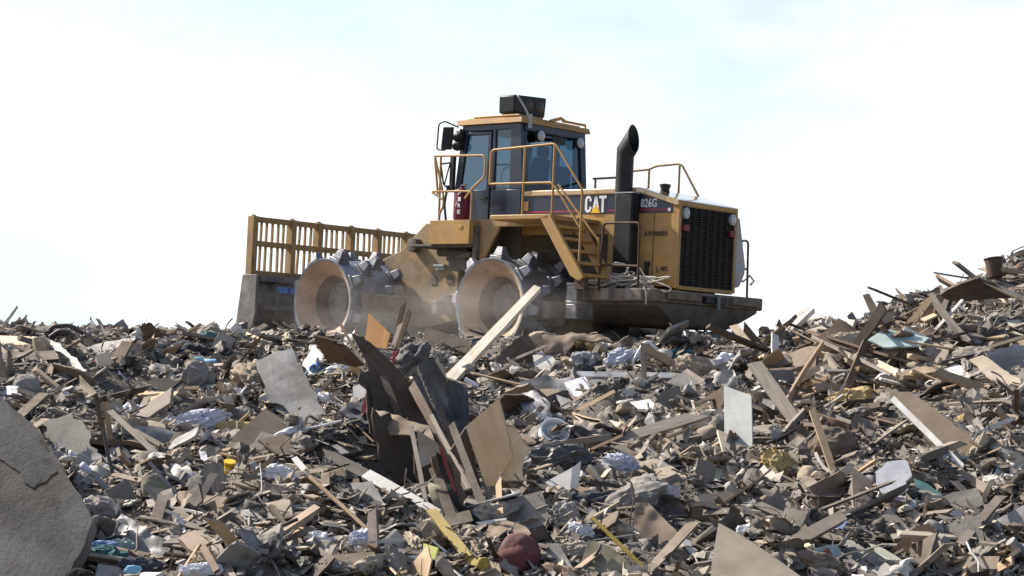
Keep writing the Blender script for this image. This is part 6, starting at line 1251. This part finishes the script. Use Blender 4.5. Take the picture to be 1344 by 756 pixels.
# ------------------------------------------------------------------ settle: pieces that lay buried come up to the surface (metres nearer the eye); loose pieces wholly buried are left out
SHIFT = {"flat pale cream board on the crest at the far end of the heap": 0.16, "bright tan board piece under the charred beam": 1.0, "smaller white crumpled bag at the end of the charred beam": 0.38, "mustard yellow foam pad at the end of the long lavender bag": 0.16, "low grey panel on the skyline behind the propped brown plank": 0.16, "short round grey pipe end near the crushed can": 0.16, "brown rock sitting on the skyline": 1.0, "smooth grey rock sitting on the skyline": 1.0, "dark navy cloth hanging between the stakes and the rod": 1.0, "light blue cloth bunched at the foot of the huge slab": 0.16, "small bright turquoise rag on the navy trousers": 0.66, "flattened brown and grey box lying under the olive cushion": 1.0, "torn white plastic star shaped scrap left of the yellow cup": 0.16, "pale grey plank end leaning at the bottom edge": 0.16, "narrow dark plank between the flattened box and the pale plank end": 0.38, "heap of torn white paper at the bottom edge below the folded roofing felt": 0.16, "black ribbed edge strip along the top of the dark grooved panel": 0.66, "second darker sheet hanging behind the slanting brown plywood over the hollow": 0.38, "dark splintered board jutting up behind the arched fibreboard": 0.38, "dark ragged board with a sharp broken tip below the black and white bag": 0.38, "wide black board half sunk beside the dark bent sheet": 0.16, "white striped cloth spilling from the black bag of clothes": 0.16, "thin weathered stick crossing under the long white board": 0.38, "white plastic pipe with an elbow bent downward": 0.38, "grey carton piece with a red edge in front of the dark hollow": 0.16, "narrow red strip on the edge of the grey carton piece": 0.38, "tan fibreboard flap hanging under the arched fibreboard": 0.72, "dark dusty beam continuing uphill from the dusty bluish board": 0.66, "yellow foam block at the lower end of the yellow pole": 0.16, "crumpled lime green carton near the yellow pole": 0.16, "dead branch pointing up below the squashed beige carton": 0.66, "bright torn white edge strip on the brown cardboard flap": 0.16, "small white plastic jar in the dark gap by the long splintered board": 1.0, "crumpled golden cardboard heap in front of the folded carpet": 0.66, "stiff tan cardboard piece sticking out of the golden cardboard": 1.0, "long beige cardboard strip lying behind the charcoal bag": 1.0, "long white lath lying level below the charcoal bag": 1.0, "beige chair cushion behind the small upright post": 0.38, "tan board slanting down from the beige chair cushion": 0.16, "pale blue grey plaster sheet above the white paint bucket": 0.16, "light stained board with dark speckles lying flat": 0.16, "curved white plastic shard beside the big curved cardboard": 0.38, "dark plank tilted on the skyline beside the white faced beam": 0.16, "short dark post stub on the skyline": 1.0, "square tan panel on the skyline below the tan board end": 0.16, "pale teal panel lying flat below the skyline": 0.66, "narrow white lath along the pale teal panel": 0.44, "rough grey board along the top edge of the collapsed roof": 1.0, "long sunlit batten down the sloping edge of the collapsed roof": 1.0, "second shorter batten beneath the long sunlit batten": 1.0, "short sunlit board across the foot of the fan of boards": 0.44, "orange brown clay pot beside the flattened brown cushion": 0.16, "pointed grey concrete shard below the pale teal panel": 0.16, "small bright blue and white wrapper below the concrete shard": 0.16, "dark teal painted panel beside the speckled plaster slab": 0.16, "thin black hose running down beside the brown cloth heap": 1.0, "small bright blue plastic scrap above the smooth grey board": 0.16, "grey plate at the right edge beyond the lower dark grey panel": 0.38, "rolled grey tube at the right edge below the grey plate": 0.16, "white plastic wrapped bundle at the left foot of the fan of boards": 1.0, "crumpled grey sheet metal below the pale blue grey plaster sheet": 0.66, "wide brown board inside the fan below the collapsed roof": 0.22, "black broken board added as shade behind the slim upright batten": 0.28, "curved brown fibreboard arching over the dark hollow": 0.34}
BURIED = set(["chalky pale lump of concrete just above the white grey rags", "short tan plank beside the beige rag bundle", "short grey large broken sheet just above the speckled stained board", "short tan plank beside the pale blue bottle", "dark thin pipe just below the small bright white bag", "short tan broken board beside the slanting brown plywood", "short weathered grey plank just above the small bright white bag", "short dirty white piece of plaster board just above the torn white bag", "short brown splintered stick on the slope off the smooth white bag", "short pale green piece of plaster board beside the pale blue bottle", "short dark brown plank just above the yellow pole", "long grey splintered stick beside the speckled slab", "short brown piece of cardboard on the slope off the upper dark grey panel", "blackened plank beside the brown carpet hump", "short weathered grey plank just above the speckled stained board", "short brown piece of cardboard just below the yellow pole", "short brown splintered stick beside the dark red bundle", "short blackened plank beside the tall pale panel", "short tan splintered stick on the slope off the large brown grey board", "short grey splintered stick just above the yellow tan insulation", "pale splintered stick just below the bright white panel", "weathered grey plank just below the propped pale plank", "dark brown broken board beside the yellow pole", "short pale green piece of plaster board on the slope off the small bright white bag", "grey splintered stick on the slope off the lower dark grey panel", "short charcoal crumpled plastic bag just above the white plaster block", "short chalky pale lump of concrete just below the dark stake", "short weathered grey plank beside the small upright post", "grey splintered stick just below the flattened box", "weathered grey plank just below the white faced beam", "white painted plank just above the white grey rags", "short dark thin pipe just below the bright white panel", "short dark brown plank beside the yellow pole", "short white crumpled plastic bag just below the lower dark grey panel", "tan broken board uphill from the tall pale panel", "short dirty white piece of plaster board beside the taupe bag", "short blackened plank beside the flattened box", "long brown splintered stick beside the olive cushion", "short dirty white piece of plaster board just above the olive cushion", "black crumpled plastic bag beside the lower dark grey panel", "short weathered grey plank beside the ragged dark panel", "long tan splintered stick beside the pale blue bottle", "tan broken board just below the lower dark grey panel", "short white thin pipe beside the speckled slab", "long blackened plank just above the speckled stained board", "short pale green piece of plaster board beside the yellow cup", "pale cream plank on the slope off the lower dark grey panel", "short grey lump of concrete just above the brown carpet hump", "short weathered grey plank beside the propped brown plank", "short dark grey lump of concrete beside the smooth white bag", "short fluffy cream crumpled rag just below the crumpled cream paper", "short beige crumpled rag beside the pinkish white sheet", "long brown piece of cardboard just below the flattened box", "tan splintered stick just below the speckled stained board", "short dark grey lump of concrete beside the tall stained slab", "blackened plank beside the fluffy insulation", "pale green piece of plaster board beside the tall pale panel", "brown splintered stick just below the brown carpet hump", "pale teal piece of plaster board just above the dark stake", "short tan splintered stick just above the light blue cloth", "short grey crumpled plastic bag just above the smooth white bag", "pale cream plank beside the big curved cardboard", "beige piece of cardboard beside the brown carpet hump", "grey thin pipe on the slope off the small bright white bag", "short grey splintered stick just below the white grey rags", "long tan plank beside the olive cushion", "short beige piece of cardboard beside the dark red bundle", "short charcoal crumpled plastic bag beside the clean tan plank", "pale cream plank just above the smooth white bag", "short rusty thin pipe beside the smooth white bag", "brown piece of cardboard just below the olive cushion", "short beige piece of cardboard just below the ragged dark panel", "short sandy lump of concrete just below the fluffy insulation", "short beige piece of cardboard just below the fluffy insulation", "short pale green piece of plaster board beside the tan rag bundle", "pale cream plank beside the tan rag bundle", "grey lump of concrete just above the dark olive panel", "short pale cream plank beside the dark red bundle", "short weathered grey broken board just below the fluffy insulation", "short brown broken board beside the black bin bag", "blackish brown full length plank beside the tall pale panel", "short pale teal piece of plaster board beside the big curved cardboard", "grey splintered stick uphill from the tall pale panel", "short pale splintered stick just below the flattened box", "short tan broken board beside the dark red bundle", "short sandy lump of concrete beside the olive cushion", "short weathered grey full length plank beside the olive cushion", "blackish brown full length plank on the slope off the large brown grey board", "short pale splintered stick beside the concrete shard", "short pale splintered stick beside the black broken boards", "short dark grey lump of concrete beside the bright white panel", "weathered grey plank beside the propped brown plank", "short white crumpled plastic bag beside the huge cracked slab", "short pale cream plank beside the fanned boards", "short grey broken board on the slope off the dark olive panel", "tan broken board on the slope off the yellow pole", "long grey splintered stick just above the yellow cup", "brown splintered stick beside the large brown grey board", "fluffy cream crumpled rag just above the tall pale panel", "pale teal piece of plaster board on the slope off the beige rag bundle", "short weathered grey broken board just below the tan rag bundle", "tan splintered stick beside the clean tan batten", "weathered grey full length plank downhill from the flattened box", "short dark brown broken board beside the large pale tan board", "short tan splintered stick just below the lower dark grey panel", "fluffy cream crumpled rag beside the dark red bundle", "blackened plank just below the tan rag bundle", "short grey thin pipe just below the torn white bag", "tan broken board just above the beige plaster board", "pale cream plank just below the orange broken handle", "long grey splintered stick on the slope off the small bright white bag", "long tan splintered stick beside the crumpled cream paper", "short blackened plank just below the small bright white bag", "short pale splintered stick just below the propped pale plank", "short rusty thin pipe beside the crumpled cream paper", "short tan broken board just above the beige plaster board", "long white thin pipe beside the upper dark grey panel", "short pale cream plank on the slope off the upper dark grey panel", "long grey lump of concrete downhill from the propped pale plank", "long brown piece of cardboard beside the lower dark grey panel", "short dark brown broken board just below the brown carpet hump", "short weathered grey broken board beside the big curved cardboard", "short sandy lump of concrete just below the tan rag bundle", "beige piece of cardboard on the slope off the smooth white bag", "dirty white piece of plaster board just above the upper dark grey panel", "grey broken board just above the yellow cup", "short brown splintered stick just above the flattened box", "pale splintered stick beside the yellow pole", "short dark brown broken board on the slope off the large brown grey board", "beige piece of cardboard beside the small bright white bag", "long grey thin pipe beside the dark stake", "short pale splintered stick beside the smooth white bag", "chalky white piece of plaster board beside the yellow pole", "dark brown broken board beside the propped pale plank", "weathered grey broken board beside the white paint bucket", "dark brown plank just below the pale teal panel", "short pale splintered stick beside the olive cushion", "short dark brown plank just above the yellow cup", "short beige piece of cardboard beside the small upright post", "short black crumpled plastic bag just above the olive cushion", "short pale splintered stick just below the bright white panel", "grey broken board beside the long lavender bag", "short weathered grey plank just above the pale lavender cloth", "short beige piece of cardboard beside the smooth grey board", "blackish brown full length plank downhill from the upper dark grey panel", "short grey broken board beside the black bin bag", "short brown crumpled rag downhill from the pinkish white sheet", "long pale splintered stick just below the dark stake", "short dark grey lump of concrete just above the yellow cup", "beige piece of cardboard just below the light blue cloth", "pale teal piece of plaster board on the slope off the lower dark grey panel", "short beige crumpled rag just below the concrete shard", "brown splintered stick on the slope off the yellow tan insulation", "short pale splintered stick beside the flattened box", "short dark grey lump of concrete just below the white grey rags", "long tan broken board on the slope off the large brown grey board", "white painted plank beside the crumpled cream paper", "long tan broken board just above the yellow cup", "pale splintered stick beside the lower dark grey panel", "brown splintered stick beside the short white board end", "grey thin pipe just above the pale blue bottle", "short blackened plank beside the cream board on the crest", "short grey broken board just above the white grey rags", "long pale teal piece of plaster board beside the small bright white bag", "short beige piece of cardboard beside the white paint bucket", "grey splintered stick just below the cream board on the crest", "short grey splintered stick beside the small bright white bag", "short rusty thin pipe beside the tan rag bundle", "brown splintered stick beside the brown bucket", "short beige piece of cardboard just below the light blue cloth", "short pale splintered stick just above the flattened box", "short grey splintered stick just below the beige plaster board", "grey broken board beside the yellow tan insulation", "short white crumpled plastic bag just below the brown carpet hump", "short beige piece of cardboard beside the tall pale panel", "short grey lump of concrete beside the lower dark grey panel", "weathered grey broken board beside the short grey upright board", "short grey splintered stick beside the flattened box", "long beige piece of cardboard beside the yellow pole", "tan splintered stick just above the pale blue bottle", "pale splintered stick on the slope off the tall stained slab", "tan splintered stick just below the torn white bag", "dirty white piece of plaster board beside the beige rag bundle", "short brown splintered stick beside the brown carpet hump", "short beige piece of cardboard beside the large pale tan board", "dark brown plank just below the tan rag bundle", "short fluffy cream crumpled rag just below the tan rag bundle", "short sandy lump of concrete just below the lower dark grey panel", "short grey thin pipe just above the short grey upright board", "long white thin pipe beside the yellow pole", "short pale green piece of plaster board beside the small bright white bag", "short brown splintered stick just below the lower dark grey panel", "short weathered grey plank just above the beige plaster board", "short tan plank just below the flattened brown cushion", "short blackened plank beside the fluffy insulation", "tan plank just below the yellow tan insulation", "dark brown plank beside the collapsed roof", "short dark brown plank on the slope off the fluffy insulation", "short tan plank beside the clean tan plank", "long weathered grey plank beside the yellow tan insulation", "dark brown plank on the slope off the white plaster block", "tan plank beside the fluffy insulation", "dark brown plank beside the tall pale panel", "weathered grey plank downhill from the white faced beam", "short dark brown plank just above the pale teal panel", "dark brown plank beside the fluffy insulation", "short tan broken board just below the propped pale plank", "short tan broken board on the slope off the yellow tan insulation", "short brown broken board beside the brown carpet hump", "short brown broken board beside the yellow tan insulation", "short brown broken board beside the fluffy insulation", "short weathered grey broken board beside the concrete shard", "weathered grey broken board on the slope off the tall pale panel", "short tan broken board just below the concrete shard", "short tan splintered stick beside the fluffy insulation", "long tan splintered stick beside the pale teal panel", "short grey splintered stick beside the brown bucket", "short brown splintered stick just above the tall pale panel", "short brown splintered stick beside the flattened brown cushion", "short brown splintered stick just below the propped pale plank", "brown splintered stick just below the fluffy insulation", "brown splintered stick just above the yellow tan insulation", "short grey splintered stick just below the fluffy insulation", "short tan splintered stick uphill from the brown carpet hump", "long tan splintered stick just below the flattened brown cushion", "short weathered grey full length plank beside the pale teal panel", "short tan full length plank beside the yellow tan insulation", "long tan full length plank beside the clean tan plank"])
for o in list(sc.objects):
    l = o.get('label')
    if o.parent or not l: continue
    if l in SHIFT and not o.get('group'): o.location = o.location - o.location.normalized() * SHIFT[l]
    if o.get('group') and l in BURIED: bpy.data.objects.remove(o)
